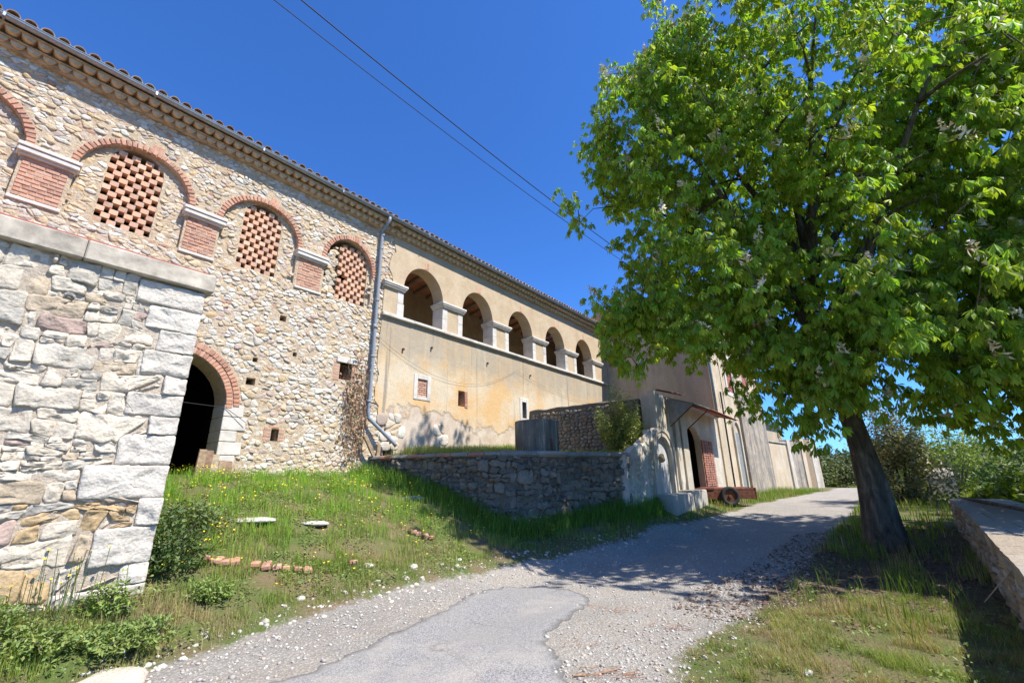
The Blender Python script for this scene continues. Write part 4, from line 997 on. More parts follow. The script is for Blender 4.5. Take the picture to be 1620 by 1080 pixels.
# terrace earth behind it
TP = [(path(LT * i / 30)[0], path(LT * i / 30)[1]) for i in range(31)]; TP = [(a + .12, b + .12) for a, b in TP]
TPoly = TP + [(13.5, 5.3), (13.5, 9.94), (6.75, 9.94)]
def terr_z(u, n): return 2.1 + (n - 6) / 4 * np.interp(u, [6.7, 7.7, 11.7, 13.4], [.05, .22, .45, .5]) * ss(6, 9.8, n) + .02 * np.sin(u * 5) * np.cos(n * 4)
gp = [(u, n) for u in np.arange(6.6, 13.5, .2) for n in np.arange(5.2, 9.9, .2)]; sdv = sdist(TPoly, [p[0] for p in gp], [p[1] for p in gp]); gp = [p for p, s in zip(gp, sdv) if s < -.08]
nT = len(TPoly); dvv, _, dff, *_ = delaunay_2d_cdt([Vector(p) for p in TPoly + gp], [(i, (i + 1) % nT) for i in range(nT)], [list(range(nT))], 1, 1e-5)
mb = MB(); mb.add([(p.x, p.y, float(terr_z(p.x, p.y))) for p in dvv], [tuple(f) for f in dff], (1, .1, 0)); o = mb.build('terrace_ground', M['ground'], org=(9, 8, 2.1), fr='F', smooth=True, kind='structure')

# ================================================================== CROSS WALL
cw = thing('cross_wall', 'brownish crumbling stone wall running behind the drum and the grey bush', 'wall', (13.4, 8, 2.1))
ztop = lambda a: 4.02 + .05 * n3(a * 2, 1) - .05 * ss(2.5, 4.4, a)
mb = MB(); k = 24; vs = []
for i in range(k + 1):
    a = 4.35 * i / k; z = ztop(a) 
    for du, zz in ((0, 1.9), (0, z - .03), (.1, z + .01), (.4, z), (.4, 1.9)): vs.append((13.42 + du, 9.94 - a, zz + .02 * n3(a * 6, du * 9)))
mb.add(vs, [(i * 5 + j, i * 5 + 5 + j, i * 5 + 6 + j, i * 5 + 1 + j) for i in range(k) for j in range(4)] + [(k * 5, k * 5 + 1, k * 5 + 2, k * 5 + 3, k * 5 + 4)[::-1]]); cc = mb.build('wall_core', M['mortar_grey'], cw)
def pal_brown(r, p): v = r.uniform(.6, 1.15); k = (.3, .24, .18) if r.random() < .7 else (.3, .28, .25); return tuple(a * v for a in k)
sites = [(i * .17 + rnd.uniform(-.06, .06), 2.0 + j * .12 + rnd.uniform(-.04, .04)) for i in range(26) for j in range(17)]
cs = [p for p in voronoi(sites, 12, 1.3, .22) if len(p) > 2 and max(b for a, b in p) < ztop(p[0][0]) + .02 and min(a for a, b in p) > 0 and max(a for a, b in p) < 4.4]
lay_stones(cc, cs, 0, (.015, .05), pal_brown, M['grey_rock'], .01, .015, 160, xf=lambda v: (13.42 + v[1], 9.94 - v[0], v[2]))


# ================================================================== THINGS BY THE WALLS
tk = thing('concrete_drum', 'round stained concrete drum standing on the bulge of the retaining wall', 'cistern', (9.35, 6.72, 2.12))
mb = MB(); cu, cn_ = 9.35, 6.72; k = 40; vs = []; R = .56; Hh = .86
for r, z in ((R, 2.0), (R, 2.12), (R + .004, 2.5), (R, 2.12 + Hh - .015), (R - .015, 2.12 + Hh), (R - .07, 2.12 + Hh), (R - .08, 2.12 + Hh - .02), (R - .08, 2.3)):
    for i in range(k): t = 2 * pi * i / k; q = r + .004 * n3(cos(t) * 3, sin(t) * 3, z * 2); vs.append((cu + q * cos(t), cn_ + q * sin(t), z))
mb.add(vs, [(j * k + i, j * k + (i + 1) % k, (j + 1) * k + (i + 1) % k, (j + 1) * k + i) for j in range(7) for i in range(k)] + [tuple(7 * k + i for i in range(k))]); mb.build('drum_wall', M['tank'], tk, smooth=True)
mb = MB(); mb.tube([(cu - .2, cn_ - R - .03, 2.2), (cu - .2, cn_ - R - .03, 2.5)], .02, 8); mb.build('pipe_stub', M['rust'], tk)
# trough of two stone blocks under the fountain arch
tr = thing('stone_trough', 'low pale stone trough blocks at the foot of the fountain arch', 'trough', (13.9, 4.75, .75))
for a, b, h in ((12.6, 14.25, 1.08), (14.28, 15.6, 1.14)):
    P = edgepoly(0, b - a, .45, h, .16); mb = MB(); rg = random.Random(int(a * 10))
    vs = []; 
    for n in (4.5, 4.56, 4.96):
        for x, z in P: e = .03 if n == 4.5 else 0; cx = (b - a) / 2; vs.append((a + x + (cx - x) * e + .02 * n3(x * 4, n * 4, z * 4), n + .02 * n3(x * 5, z * 5, 2), z - (e * .6 if z > 1 else 0) + .015 * n3(x * 5, n * 5, 7)))
    K = len(P); mb.add(vs, [(j * K + i, j * K + (i + 1) % K, (j + 1) * K + (i + 1) % K, (j + 1) * K + i) for j in range(2) for i in range(K)] + [tuple(range(K)), tuple(range(3 * K - 1, 2 * K - 1, -1))], (.5, .46, .4)); mb.build('trough_block', M['rough'], tr)
# rusty flat trailer
tx, ty = 7.25, 15.9; tz = hz(tx, ty)
tl = thing('farm_trailer', 'rusty red flat farm trailer parked in front of the doorway', 'trailer', (tx, ty, tz), 'W')
mb = MB(); x0, x1, y0, y1 = tx - 1.02, tx + 1.02, ty - .1, ty + 1.15; zt = tz + .56
mb.box((x0, y0, zt - .07), (x1 - .05, y1, zt), bev=.01); mb.box((x0 + .25, y0 - .02, zt - .34), (x1 - .02, y0 + .03, zt - .075), bev=.008); mb.box((x0 + .25, y1 - .05, zt - .34), (x1 - .02, y1, zt - .075), bev=.008); mb.box((x1 - .05, y0 - .03, zt - .36), (x1, y1, zt + .02), bev=.01); mb.build('bed', M['rust'], tl)
mb = MB(); mb.box((x0 + .1, y0 + .25, zt - .16), (x1 - .3, y0 + .33, zt - .075)); mb.box((x0 + .1, y1 - .33, zt - .16), (x1 - .3, y1 - .25, zt - .075)); mb.tube([(x0 - .05, ty + .5, zt - .12), (x0 - .85, ty + .5, tz + .12)], .035, 8); mb.box((x0 - .05, y0 - .04, zt - .03), (x0 + .6, y0 + .3, zt + .03)); mb.build('chassis', M['rust'], tl)
mb = MB(); mb.tube([(tx + .05, y0 - .12, tz + .31), (tx + .05, y1 + .12, tz + .31)], .03, 8); mb.build('axle', M['rust'], tl)
for wy in (y0 - .1, y1 - .06):
    k = 28; prof = [(.19, -.05), (.24, -.075), (.3, -.07), (.315, -.04), (.315, .04), (.3, .07), (.24, .075), (.19, .05)]; vs = []; q = len(prof)
    for i in range(k):
        t = 2 * pi * i / k
        for r, d in prof: vs.append((tx + .05 + r * cos(t), wy + d, tz + .315 + r * sin(t)))
    mb = MB(); mb.add(vs, [(i * q + j, ((i + 1) % k) * q + j, ((i + 1) % k) * q + (j + 1) % q, i * q + (j + 1) % q) for i in range(k) for j in range(q)]); wh = mb.build('wheel', M['tyre'], tl, smooth=True)
    mb = MB(); mb.tube([(tx + .05, wy - .02, tz + .315), (tx + .05, wy + .02, tz + .315)], .195, 20); mb.tube([(tx + .05, wy - .07, tz + .315), (tx + .05, wy + .03, tz + .315)], .06, 10); mb.build('rim', M['rust'], wh)
mb = MB(); mb.box((x0 + .2, y0 + .2, zt + .003), (x0 + 1.3, y0 + .42, zt + .03)); mb.box((x0 + .4, y0 + .5, zt + .003), (x0 + 1.9, y0 + .75, zt + .035)); o = mb.build('loose_board', M['redpaint'], org=(tx - .2, ty + .2, zt), fr='W'); tag(o, 'loose red boards lying flat on the trailer bed', 'boards')
# old boards leaning in the doorway
bd = thing('old_boards', 'sheaf of split weathered boards leaning at the foot of the dark doorway', 'boards', (2.75, 9.75, 1.6))
for i in range(7):
    x = 2.72 + i * .118; mb = MB(); h = .68 - .03 * i + .02 * sin(i * 2); vs = []
    for s, (zz, nn) in enumerate(((1.5, 9.42), (1.5 + h, 9.86 + .02 * (i % 3)))):
        for a in (0, .12): 
            for d in (0, .05): vs.append((x + a + s * .16, nn + d, zz + d * .4 + (.03 * ((i * 7) % 3)) * s - i * .035 * s))
    mb.add(vs, [(0, 2, 6, 4), (1, 5, 7, 3), (0, 4, 5, 1), (2, 3, 7, 6), (4, 6, 7, 5), (0, 1, 3, 2)]); mb.build('board', m_plain('board %d' % i, [(.22, .16, .1), (.17, .11, .07), (.27, .22, .15)][i % 3], .85, .5, 14, .6) if i < 3 else bpy.data.materials['board %d' % (i % 3)], bd)
t1 = MB(); t1.box((0, -.03, -.05), (.62, .03, .05), bev=.006); tm = thing('leaning_timber', 'short sawn timbers wedged below the downpipe foot', 'timber', (6.45, 9.8, 1.9))
me = t1.mesh('timber', M['wood']); inst('timber', me, tm, (6.3, 9.78, 2.65), (0, radians(58), 0)); inst('timber', me, tm, (6.66, 9.72, 1.95), (0, radians(-88), 0), (.8, 1, 1))
# dry creeper
vn = thing('dry_creeper', 'dead brown creeper hanging on the rubble wall beside the downpipe', 'climbing plant', (6.0, 9.9, 1.8))
mb = MB(); rg = random.Random(21)
for i in range(26):
    x = 5.75 + rg.random() * .6; z = 1.9 + rg.random() * .6; P = [(x, 9.93, z)]
    for s in range(rg.randint(9, 17)): x += rg.uniform(-.09, .09); z += rg.uniform(.04, .26); P.append((min(6.34, max(5.6, x)), 9.92 - rg.random() * .05, min(z, 5.0)))
    mb.tube(P, .006, 4)
mb.build('stem', m_plain('dry stem', (.23, .14, .09), .9), vn)
V = []; T = []; Cc = []
for i in range(520):
    x = 6.0 + rg.gauss(0, .17); z = 3.3 + rg.gauss(0, .65)
    if z > 4.6: x = 6.0 + rg.gauss(0, .1)
    n = 9.9 - rg.random() * .1; a = rg.uniform(0, 6.3); s = rg.uniform(.02, .045); b = len(V)
    for t in (0, 2.1, 4.2): V.append((x + s * cos(a + t) - 6.0, n + s * .5 * sin(a * 3 + t) - 9.9, z + s * sin(a + t) - 1.8))
    T.append((b, b + 1, b + 2)); c = rg.choice([(.3, .16, .09), (.38, .24, .15), (.24, .2, .1)]); Cc += [c] * 3
o = bpy.data.objects.new('dry_leaves', fastmesh('dry_leaves', np.array(V), np.array(T), np.array(Cc), M['flower'])); COL.objects.link(o); o.parent = vn; o['kind'] = 'stuff'

# ================================================================== LOW ROADSIDE BUILDINGS BEYOND THE HOUSE
rh = thing('roadside_outbuilding', 'far low outbuilding at the road edge with a grey plank gate and tan upper wall', 'building', (36, 4.4, .5))
def seg_wall(nm, mat, a, b, z0, za, zb, th=.3, par=rh, off=0):
    d = hypot(b[0] - a[0], b[1] - a[1]); tu, tn = (b[0] - a[0]) / d, (b[1] - a[1]) / d; on, ou = tu, -tn  # away from camera
    P = [(a[0] - ou * off, a[1] - on * off), (b[0] - ou * off, b[1] - on * off)]; Pb = [(x + ou * th, y + on * th) for x, y in P]
    mb = MB(); mb.add([(*P[0], z0), (*P[1], z0), (*P[1], zb), (*P[0], za), (*Pb[0], z0), (*Pb[1], z0), (*Pb[1], zb), (*Pb[0], za)], [(0, 1, 2, 3), (5, 4, 7, 6), (3, 2, 6, 7), (1, 5, 6, 2), (4, 0, 3, 7)]); return mb.build(nm, mat, par)
seg_wall('garden_wall', M['cream'], (31.06, 5.05), (35.0, 4.6), 0, 3.35, 3.45)
seg_wall('coping', M['concrete'], (31.06, 5.05), (35.0, 4.6), 3.47, 3.6, 3.6, .4, off=.06)
seg_wall('pilaster', M['white_plaster'], (35.02, 4.55), (35.7, 4.46), 0, 3.75, 3.75, .5, off=.06)
seg_wall('leaf_shadow_wall', M['mottled'], (35.7, 4.52), (38.2, 4.15), 0, 3.7, 3.75)  # same render, leaf shadow blotches painted in
seg_wall('gate_post', M['cream'], (38.2, 4.15), (39.0, 4.02), 0, 4.05, 4.05, .5, off=.06)
for i in range(7): seg_wall('gate_plank', M['wood'], (39.03 + i * .25, 4.06 - i * .037), (39.26 + i * .25, 4.026 - i * .037), .3, 4.0, 4.0, .06)
seg_wall('end_wall', M['white_plaster'], (40.8, 3.78), (42.3, 3.5), 0, 4.1, 4.15, .4)
seg_wall('end_wall', M['cream'], (42.3, 3.5), (43.2, 9), 0, 4.15, 4.15, .2)
seg_wall('upper_wall', M['tan'], (32.5, 6.9), (41.5, 5.6), 0, 5.3, 5.2, .4); seg_wall('upper_wall', M['tan'], (32.5, 12), (32.5, 7.0), 0, 6.3, 5.3, .4)
mb = MB(); mb.add([(32.2, 6.6, 5.3), (41.9, 5.2, 5.2), (41.9, 11, 6.7), (32.2, 12, 6.9)], [(0, 1, 2, 3), (3, 2, 1, 0)]); mb.build('roof', M['tile'], rh)
# grey round-topped cistern right of the trunk
ct = thing('round_roof_shelter', 'small grey concrete shelter with a rounded top among the bushes right of the tree', 'shelter', (26.5, -2.6, .4))
mb = MB(); k = 12; vs = []
for n in (-2.35, -1.5):
    vs.append((25.9, n, 0.3)); 
    for i in range(k + 1): t = pi * i / k; vs.append((26.6 - .5 * cos(t), n, 1.15 + .55 * sin(t)))
    vs.append((27.3, n, .3))
K = k + 3; mb.add(vs, [(i, i + 1, K + i + 1, K + i) for i in range(K - 1)] + [tuple(range(K - 1, -1, -1)), tuple(range(K, 2 * K))]); 
mb.v = [(26.6 + (u - 26.6) * .9, n, z) for u, n, z in mb.v]; mb.build('vault', M['concrete'], ct)

# ================================================================== PARAPET
pp = thing('parapet_wall', 'low stone parapet with a broad flat dappled top, right edge of photo', 'wall', (6, -.85, .1))
PL = [(-1.5, -.3), (3, -.62), (6.4, -.82), (10, -1.0), (15, -1.15)]; PS = [0]
for i in range(1, len(PL)): PS.append(PS[-1] + hypot(PL[i][0] - PL[i - 1][0], PL[i][1] - PL[i - 1][1]))
def ppath(s): return float(np.interp(s, PS, [p[0] for p in PL])), float(np.interp(s, PS, [p[1] for p in PL]))
def ptop(u): return .75 + .2 * float(ss(6, 14, u))
LP = PS[-1]; mb = MB(); k = 60; vs = []
for i in range(k + 1):
    u, n = ppath(LP * i / k); zt = ptop(u); nb = -2.0
    for nn, zz in ((n, -.3), (n, zt - .02), (n - .02, zt), (nb, zt + .03), (nb - .02, -1.2)): vs.append((u, nn + .02 * n3(u * 3, zz), zz + (.015 * n3(u * 3, nn * 3) if zz > 0 else 0)))
mb.add(vs, [(i * 5 + j, i * 5 + 5 + j, i * 5 + 6 + j, i * 5 + 1 + j)[::-1] for i in range(k) for j in range(4)] + [(k * 5 + 4, k * 5 + 3, k * 5 + 2, k * 5 + 1, k * 5)]); pc = mb.build('wall_core', M['mortar'], pp)
def pal_par(r, p): v = r.uniform(.6, 1.1); k = r.choice([(.42, .34, .25), (.4, .35, .29), (.36, .27, .18), (.42, .4, .36)]); return tuple(a * v for a in k)
rg = random.Random(31); cs = coursed(0, LP, -.1, .73, (.08, .2), (.14, .42), .25, .03, rg)
def xfp(v): u, n = ppath(v[0]); return (u, n - v[1] * -1, v[2] + (ptop(u) - .75) * max(0, v[2] + .1) / .85)
lay_stones(pc, cs, 0, (.01, .05), pal_par, M['rough'], .01, .02, 200, lambda p: area(p) / (.5 + abs(p[0][0] - 7)), xf=lambda v: (ppath(v[0])[0], ppath(v[0])[1] - v[1], v[2] + (ptop(ppath(v[0])[0]) - .75) * max(0, v[2] + .1) / .85))
s = 0
while s < LP - .2:
    e = min(LP, s + rg.uniform(.6, 1.1)); u0, n0 = ppath(s); u1, n1 = ppath(e); z0, z1 = ptop(u0), ptop(u1); n_m = -1.25 + rg.uniform(-.12, .12)
    for (na0, na1, nb0, nb1) in ((n0 + .03, n1 + .03, n_m, n_m), (n_m - .01, n_m - .01, -2.04, -2.04)):
        mb = MB(); k = 5; vs = []; fs = []
        for zz in (0, .05):
            for i in range(k + 1):
                for j in range(k + 1):
                    u = u0 + .006 + (u1 - u0 - .012) * i / k; na = na0 + (na1 - na0) * i / k; nb = nb0 + (nb1 - nb0) * i / k
                    vs.append((u + .02 * n3(u * 7, j) * (i in (0, k)), na + (nb - na) * j / k + .02 * n3(u * 9, j * 3.0) * (j in (0, k)), z0 + (z1 - z0) * i / k - .02 + zz + .01 * n3(u * 4, j * 1.0)))
        q = (k + 1) ** 2
        for i in range(k):
            for j in range(k): a = q + i * (k + 1) + j; fs.append((a, a + 1, a + k + 2, a + k + 1)); 
        per = [i * (k + 1) for i in range(k + 1)] + [k * (k + 1) + j for j in range(1, k + 1)] + [i * (k + 1) + k for i in range(k - 1, -1, -1)] + [j for j in range(k - 1, 0, -1)]
        for i in range(len(per)): a, b = per[i], per[(i + 1) % len(per)]; fs.append((a, b, b + q, a + q))
        mb.add(vs, fs, rg.choice([(.36, .3, .23), (.32, .26, .19), (.34, .3, .25)])); mb.build('top_slab', M['rough'], pp, smooth=False)
    s = e
mb = MB(); mb.tube([(6.75, -.55, .35), (6.72, -.8, .66), (6.9, -1.15, .86)], [.005, .007, .008], 6); o = mb.build('bare_stick', m_plain('bare stick', (.36, .28, .19), .8), org=(6.8, -.8, .6), fr='F'); tag(o, 'thin pale stick leaning over the parapet edge', 'stick')
mb = MB(); mb.tube([(14.2, -1.3, 1.02), (12.6, -1.5, 1.0), (11.2, -1.62, .99), (9.4, -1.95, .92)], [.03, .035, .03, .02], 7); o = mb.build('fallen_branch', M['bark'], org=(11.5, -1.5, .9), fr='F', smooth=True); tag(o, 'dark fallen branch lying along the parapet top', 'branch')

# ================================================================== FOLIAGE TOOLS
def leaflet_template():
    """one obovate leaflet along +x, folded at the midrib; 8 points, 6 triangles"""
    v = np.array([(0, 0, 0), (.62, 0, -.015), (1, 0, -.1), (.35, .07, .02), (.72, .155, .015), (.35, -.07, .02), (.72, -.155, .015)], float)
    t = np.array([(0, 1, 3), (3, 1, 4), (4, 1, 2), (0, 5, 1), (5, 6, 1), (6, 2, 1)]); return v, t
LEAFLET = leaflet_template()
LV4 = np.array([(0, 0, 0), (.6, 0, -.02), (1, 0, -.1), (.66, .15, .02), (.66, -.15, .02)], float); LT4 = np.array([(0, 1, 3), (3, 1, 2), (0, 4, 1), (4, 2, 1)])
def palmate(n=7, low=False):
    LV, LTt = (LV4, LT4) if low else globals()['LEAFLET']
    V = []; T = []
    for i in range(n):
        a = radians(-115 + 230 * i / (n - 1)); s = 1 - .32 * abs(i - (n - 1) / 2) / ((n - 1) / 2); dr = radians(44 + 10 * ((i * 5) % 3))
        v = LV * s; x = v[:, 0] * cos(dr) + v[:, 2] * sin(dr); z = -v[:, 0] * sin(dr) + v[:, 2] * cos(dr)
        V.append(np.stack([x * cos(a) - v[:, 1] * sin(a), x * sin(a) + v[:, 1] * cos(a), z], 1)); T.append(LTt + len(LV) * i)
    return np.concatenate(V), np.concatenate(T)
def scatter(templ, pos, rot, scale, col, jcol=.12, rs=nr):
    """numpy copies: pos (n,3), rot (n,3,3), scale (n,), col (n,3)"""
    V, T = templ; n = len(pos); A = np.einsum('nij,kj->nki', rot, V) * scale[:, None, None] + pos[:, None, :]
    TT = (T[None] + (np.arange(n) * len(V))[:, None, None]).reshape(-1, 3); CC = np.repeat(col, len(V), 0); return A.reshape(-1, 3), TT, CC
def rotm(yaw, pitch, roll):
    cy, sy, cp, sp, cr, sr_ = np.cos(yaw), np.sin(yaw), np.cos(pitch), np.sin(pitch), np.cos(roll), np.sin(roll); n = len(yaw); R = np.empty((n, 3, 3))
    R[:, 0, 0] = cy * cp; R[:, 0, 1] = cy * sp * sr_ - sy * cr; R[:, 0, 2] = cy * sp * cr + sy * sr_
    R[:, 1, 0] = sy * cp; R[:, 1, 1] = sy * sp * sr_ + cy * cr; R[:, 1, 2] = sy * sp * cr - cy * sr_
    R[:, 2, 0] = -sp; R[:, 2, 1] = cp * sr_; R[:, 2, 2] = cp * cr; return R
def greens(n, base, var=.25, yl=.3, rs=nr):
    k = rs.uniform(1 - var, 1 + var, (n, 1)); y = rs.uniform(0, yl, (n, 1)); c = np.array(base)[None] * k; c[:, 0:1] *= 1 + y; return c
# ------------------------------------------------------------------ chestnut
def chestnut(label, base, top_limb, env, ncl, nleaf, seed, keep, col, trunk_r=.37, name='chestnut_tree', flowers=300):
    rs = np.random.RandomState(seed); rg = random.Random(seed)
    t = thing(name, label, 'tree', base, 'W'); B = np.array(base)
    ENV = [(np.array(a), np.array(b)) for a, b in env]; c0, R = ENV[0]; vol = np.array([b.prod() ** .8 for a, b in ENV]); vol /= vol.sum()
    # trunk and primary limbs
    mb = MB(); TP = [np.array(p) for p in top_limb]; rad = [trunk_r * (1.35 if i == 0 else 1.08 if i == 1 else 1 - .12 * i) for i in range(len(TP))]
    P = []; Rr = []
    for i in range(len(TP) - 1):
        for s in range(5): f = s / 5; P.append(TP[i] * (1 - f) + TP[i + 1] * f + .03 * np.array([n3(i + f, 1, seed), n3(i + f, 5, seed), 0])); Rr.append(rad[i] * (1 - f) + rad[i + 1] * f)
    P.append(TP[-1]); Rr.append(rad[-1]); mb.tube([tuple(p) for p in P], Rr, 22); nodes = []
    for q in range(len(mb.v)):
        ax_ = Vector(P[min(q // 22, len(P) - 1)]); v = Vector(mb.v[q]); dd = v - ax_; an = atan2(dd.y, dd.x); mb.v[q] = tuple(ax_ + dd * (1 + .13 * n3(cos(an) * 3.4, sin(an) * 3.4, v.z * .55) + .06 * n3(cos(an) * 9, sin(an) * 9, v.z * 1.2)))
    # roots flare
    for k in range(6): a = k * 1.05 + .4; mb.tube([(B[0] + .2 * cos(a), B[1] + .2 * sin(a), B[2] + .3), (B[0] + .36 * cos(a), B[1] + .36 * sin(a), B[2] + .05), (B[0] + .6 * cos(a), B[1] + .6 * sin(a), B[2] - .1)], [.13, .08, .03], 8)
    tr_ = mb.build('trunk', M['bark'], t, smooth=True)
    br = MB(); dirs = []
    for i in range(15):
        f = i / 14; st = P[int(len(P) * (.42 + .55 * f)) - 1]; a = i * 2.4 + rg.uniform(-.3, .3); el = -.05 + 1.15 * f + rg.uniform(-.15, .15)
        tip = c0 + R * np.array([cos(a) * cos(el * 1.0), sin(a) * cos(el), sin(el)]) * .6
        tip[2] = max(tip[2], st[2] + .1)
        Q = []; L = 9; mid = (st + tip) / 2 + np.array([0, 0, .9 - .5 * f]) ; r0 = .14 - .05 * f
        for s in range(L): q = s / (L - 1); p = st * (1 - q) ** 2 + mid * 2 * q * (1 - q) + tip * q * q; p = p + .18 * q * np.array([n3(q * 3, i, seed), n3(q * 3, i + 9, seed), n3(q * 3, i + 19, seed)]); Q.append(p); nodes.append(p) if q > .25 else None
        br.tube([tuple(p) for p in Q], [r0 * (1 - .82 * s / (L - 1)) for s in range(L)], 8)
        for s2 in range(6):
            j = rg.randint(2, L - 1); st2 = Q[j]; d = rs.normal(size=3); d[2] *= .6; d /= np.linalg.norm(d); out = (st2 - c0) / R; d = d + .7 * out; d /= np.linalg.norm(d) + 1e-6; Ln = rg.uniform(.9, 1.7); Q2 = []
            for s in range(5): q = s / 4; p = st2 + d * Ln * q + np.array([0, 0, -.25 * q * q]) + .12 * q * np.array([n3(q * 4, s2, i), n3(q * 4, s2 + 5, i), 0]); Q2.append(p); nodes.append(p) if s else None
            br.tube([tuple(p) for p in Q2], [.045 * (1 - .75 * s / 4) for s in range(5)], 6)
    ND = np.array(nodes)
    # clusters: shell-biased points in a lumpy envelope
    CL = []
    while len(CL) < ncl:
        d = rs.normal(size=3); d /= np.linalg.norm(d); r = rs.uniform(.0, 1) ** .42
        lump = .86 + .34 * n3(d[0] * 2.1 + seed, d[1] * 2.1, d[2] * 2.1) + .14 * n3(d[0] * 5, d[1] * 5 + seed, d[2] * 5)
        ec, eR = ENV[rs.choice(len(ENV), p=vol)]; p = ec + eR * d * r * lump
        if not keep(p): continue
        if n3(p[0] * .95, p[1] * .95, p[2] * .95 + seed) < -.17: continue
        CL.append(p)
    CL = np.array(CL)
    # twigs grow from the nearest wood already there, nearest clusters first, so they fork instead of fanning
    d0 = np.array([((ND - p) ** 2).sum(1).min() for p in CL]); BUF = np.full((len(ND) + 2 * len(CL), 3), 1e6); BUF[:len(ND)] = ND; nb_ = len(ND)
    for p in CL[np.argsort(d0)]:
        D = ((BUF[:nb_] - p) ** 2).sum(1); j = int(np.argmin(D)); q = BUF[j].copy(); L_ = sqrt(D[j]); m = (p + q) / 2 + rs.normal(0, .06, 3) * L_ + np.array([0, 0, .06 * L_])
        BUF[nb_] = m; BUF[nb_ + 1] = p; nb_ += 2
        if D[j] > 3: continue
        br.tube([tuple(q), tuple(m), tuple(p)], [.008 + .008 * min(1, L_), .008, .004], 4, cap=False)
    br.build('branches', M['bark'], t, smooth=True)['kind'] = 'stuff'
    n = ncl * nleaf; ci = np.repeat(np.arange(ncl), nleaf)
    # leaves ring each shoot tip and droop outwards
    a = rs.uniform(0, 2 * pi, n); rr = rs.uniform(.06, .33, n); pos = CL[ci] + np.stack([rr * np.cos(a), rr * np.sin(a), rs.uniform(-.28, .2, n)], 1)
    outd = (CL[ci] - c0) / R; ya = np.arctan2(outd[:, 1], outd[:, 0]); yaw = a + rs.normal(0, .35, n); yaw = np.where(rs.rand(n) < .3, ya, yaw)
    rot = rotm(yaw, rs.uniform(-.05, .75, n), rs.normal(0, .3, n)); sc = rs.uniform(.15, .255, n)
    tone = .8 + .35 * (CL[ci][:, 2] - c0[2] + R[2]) / (2 * R[2]); cols = greens(n, col, .34, .5, rs)
    d = np.linalg.norm(pos - np.array([0, 0, 1.6]), axis=1); tp = palmate(7); tl_ = palmate(7, True)
    order = np.argsort(d / sc); near = order[:280] if keep is KEEP else order[:0]; rest = np.setdiff1d(np.arange(n), near)
    V, T, C_ = scatter(tl_, pos[rest] - B, rot[rest], sc[rest], cols[rest]); me = fastmesh('foliage', V, T, C_, M['leaf']); o = bpy.data.objects.new('foliage', me); COL.objects.link(o); o.parent = t; o['kind'] = 'stuff'
    if len(near):
        mes = []
        for i in range(6): c = greens(1, col, .2, .35, rs); mes.append(fastmesh('leaf', tp[0], tp[1], np.repeat(c, len(tp[0]), 0), M['leaf']))
        for i in near:
            o = bpy.data.objects.new('leaf', mes[i % 6]); COL.objects.link(o); o.parent = t; Mx = Matrix([[*rot[i][r] * sc[i], pos[i][r] - B[r]] for r in range(3)] + [[0, 0, 0, 1]]); o.matrix_local = Mx
    # cream flower candles on outer shoots
    if flowers:
        fi = rs.permutation(np.where(np.linalg.norm(outd[::nleaf] , axis=1) > .5)[0])[:flowers]; V = []; T = []; C_ = []
        for i in fi:
            h = rs.uniform(.2, .34); lean = rs.normal(0, .15, 2)
            for j in range(16):
                f = j / 15; r = .07 * (1 - f * .8); aa = j * 2.4; p = CL[i] + np.array([lean[0] * f + r * cos(aa), lean[1] * f + r * sin(aa), .08 + h * f]) - B; s = .036 * (1.2 - f * .6); b = len(V)
                q = rs.normal(size=(3, 3)) * s; V += [p + q[0], p + q[1], p + q[2]]; T.append((b, b + 1, b + 2)); c = (.74, .68, .52) if rs.rand() < .65 else (.6, .46, .3); C_ += [c] * 3
                V += [p - q[0], p + q[2], p - q[1]]; T.append((b + 3, b + 4, b + 5)); C_ += [c] * 3
        o = bpy.data.objects.new('blossom', fastmesh('blossom', np.array(V), np.array(T), np.array(C_), M['flower'])); COL.objects.link(o); o.parent = t; o['kind'] = 'stuff'
    return t
def KEEP(p):
    x, y, z = p
    zl = 1.6 + (float(np.interp(x, [1.5, 2.4, 2.9, 4.5, 5.0, 7, 9], [3.4, 3.3, 4.1, 4.0, 2.35, 2.15, 1.7])) - 1.6) * y / 8.7
    if z < zl: return False
    if hypot(x - 7.1, y - 9.3) < 1.0 and z < 3.6: return False
    # upper left edge of the crown stays right of the photo's outline
    return True
tb = (7.23, 9.3, hz(7.23, 9.3) - .02)
chestnut('large horse chestnut in leaf and blossom leaning over the gravel road', tb, [tb, (7.24, 9.3, .9), (7.2, 9.3, 2.0), (7.06, 9.28, 3.0), (6.9, 9.25, 4.2), (6.9, 9.2, 5.8), (6.9, 9.1, 7.4), (6.9, 9.0, 9.4)], [((7.2, 8.9, 8.4), (6.2, 4.7, 6.2)), ((3.7, 8.6, 9.4), (2.5, 2.5, 2.7)), ((5.2, 8.5, 11.8), (3.0, 2.8, 2.8)), ((4.0, 8.8, 5.3), (2.8, 2.5, 2.4)), ((2.75, 8.7, 4.7), (1.25, 1.6, 1.5)), ((9.6, 6.4, 3.5), (2.4, 1.7, 1.5)), ((9.5, 7.8, 3.3), (3.0, 2.2, 1.4)), ((11.8, 8.2, 3.9), (2.7, 2.5, 1.9)), ((5.9, 8.1, 3.3), (1.4, 1.3, 1.1)), ((8.3, 6.2, 2.9), (1.9, 1.2, 1.2)), ((9.6, 7.2, 4.8), (3.6, 2.9, 2.7)), ((6.6, 8.2, 4.6), (3.6, 2.8, 2.0)), ((11.5, 8.3, 8.5), (3.8, 3.8, 5.4)), ((10.5, 6.9, 11), (3.4, 2.8, 3.4))], 3000, 12, 3, KEEP, (.2, .33, .042), trunk_r=.275, flowers=620)
tb2 = (19.0, 12.0, 0.0)
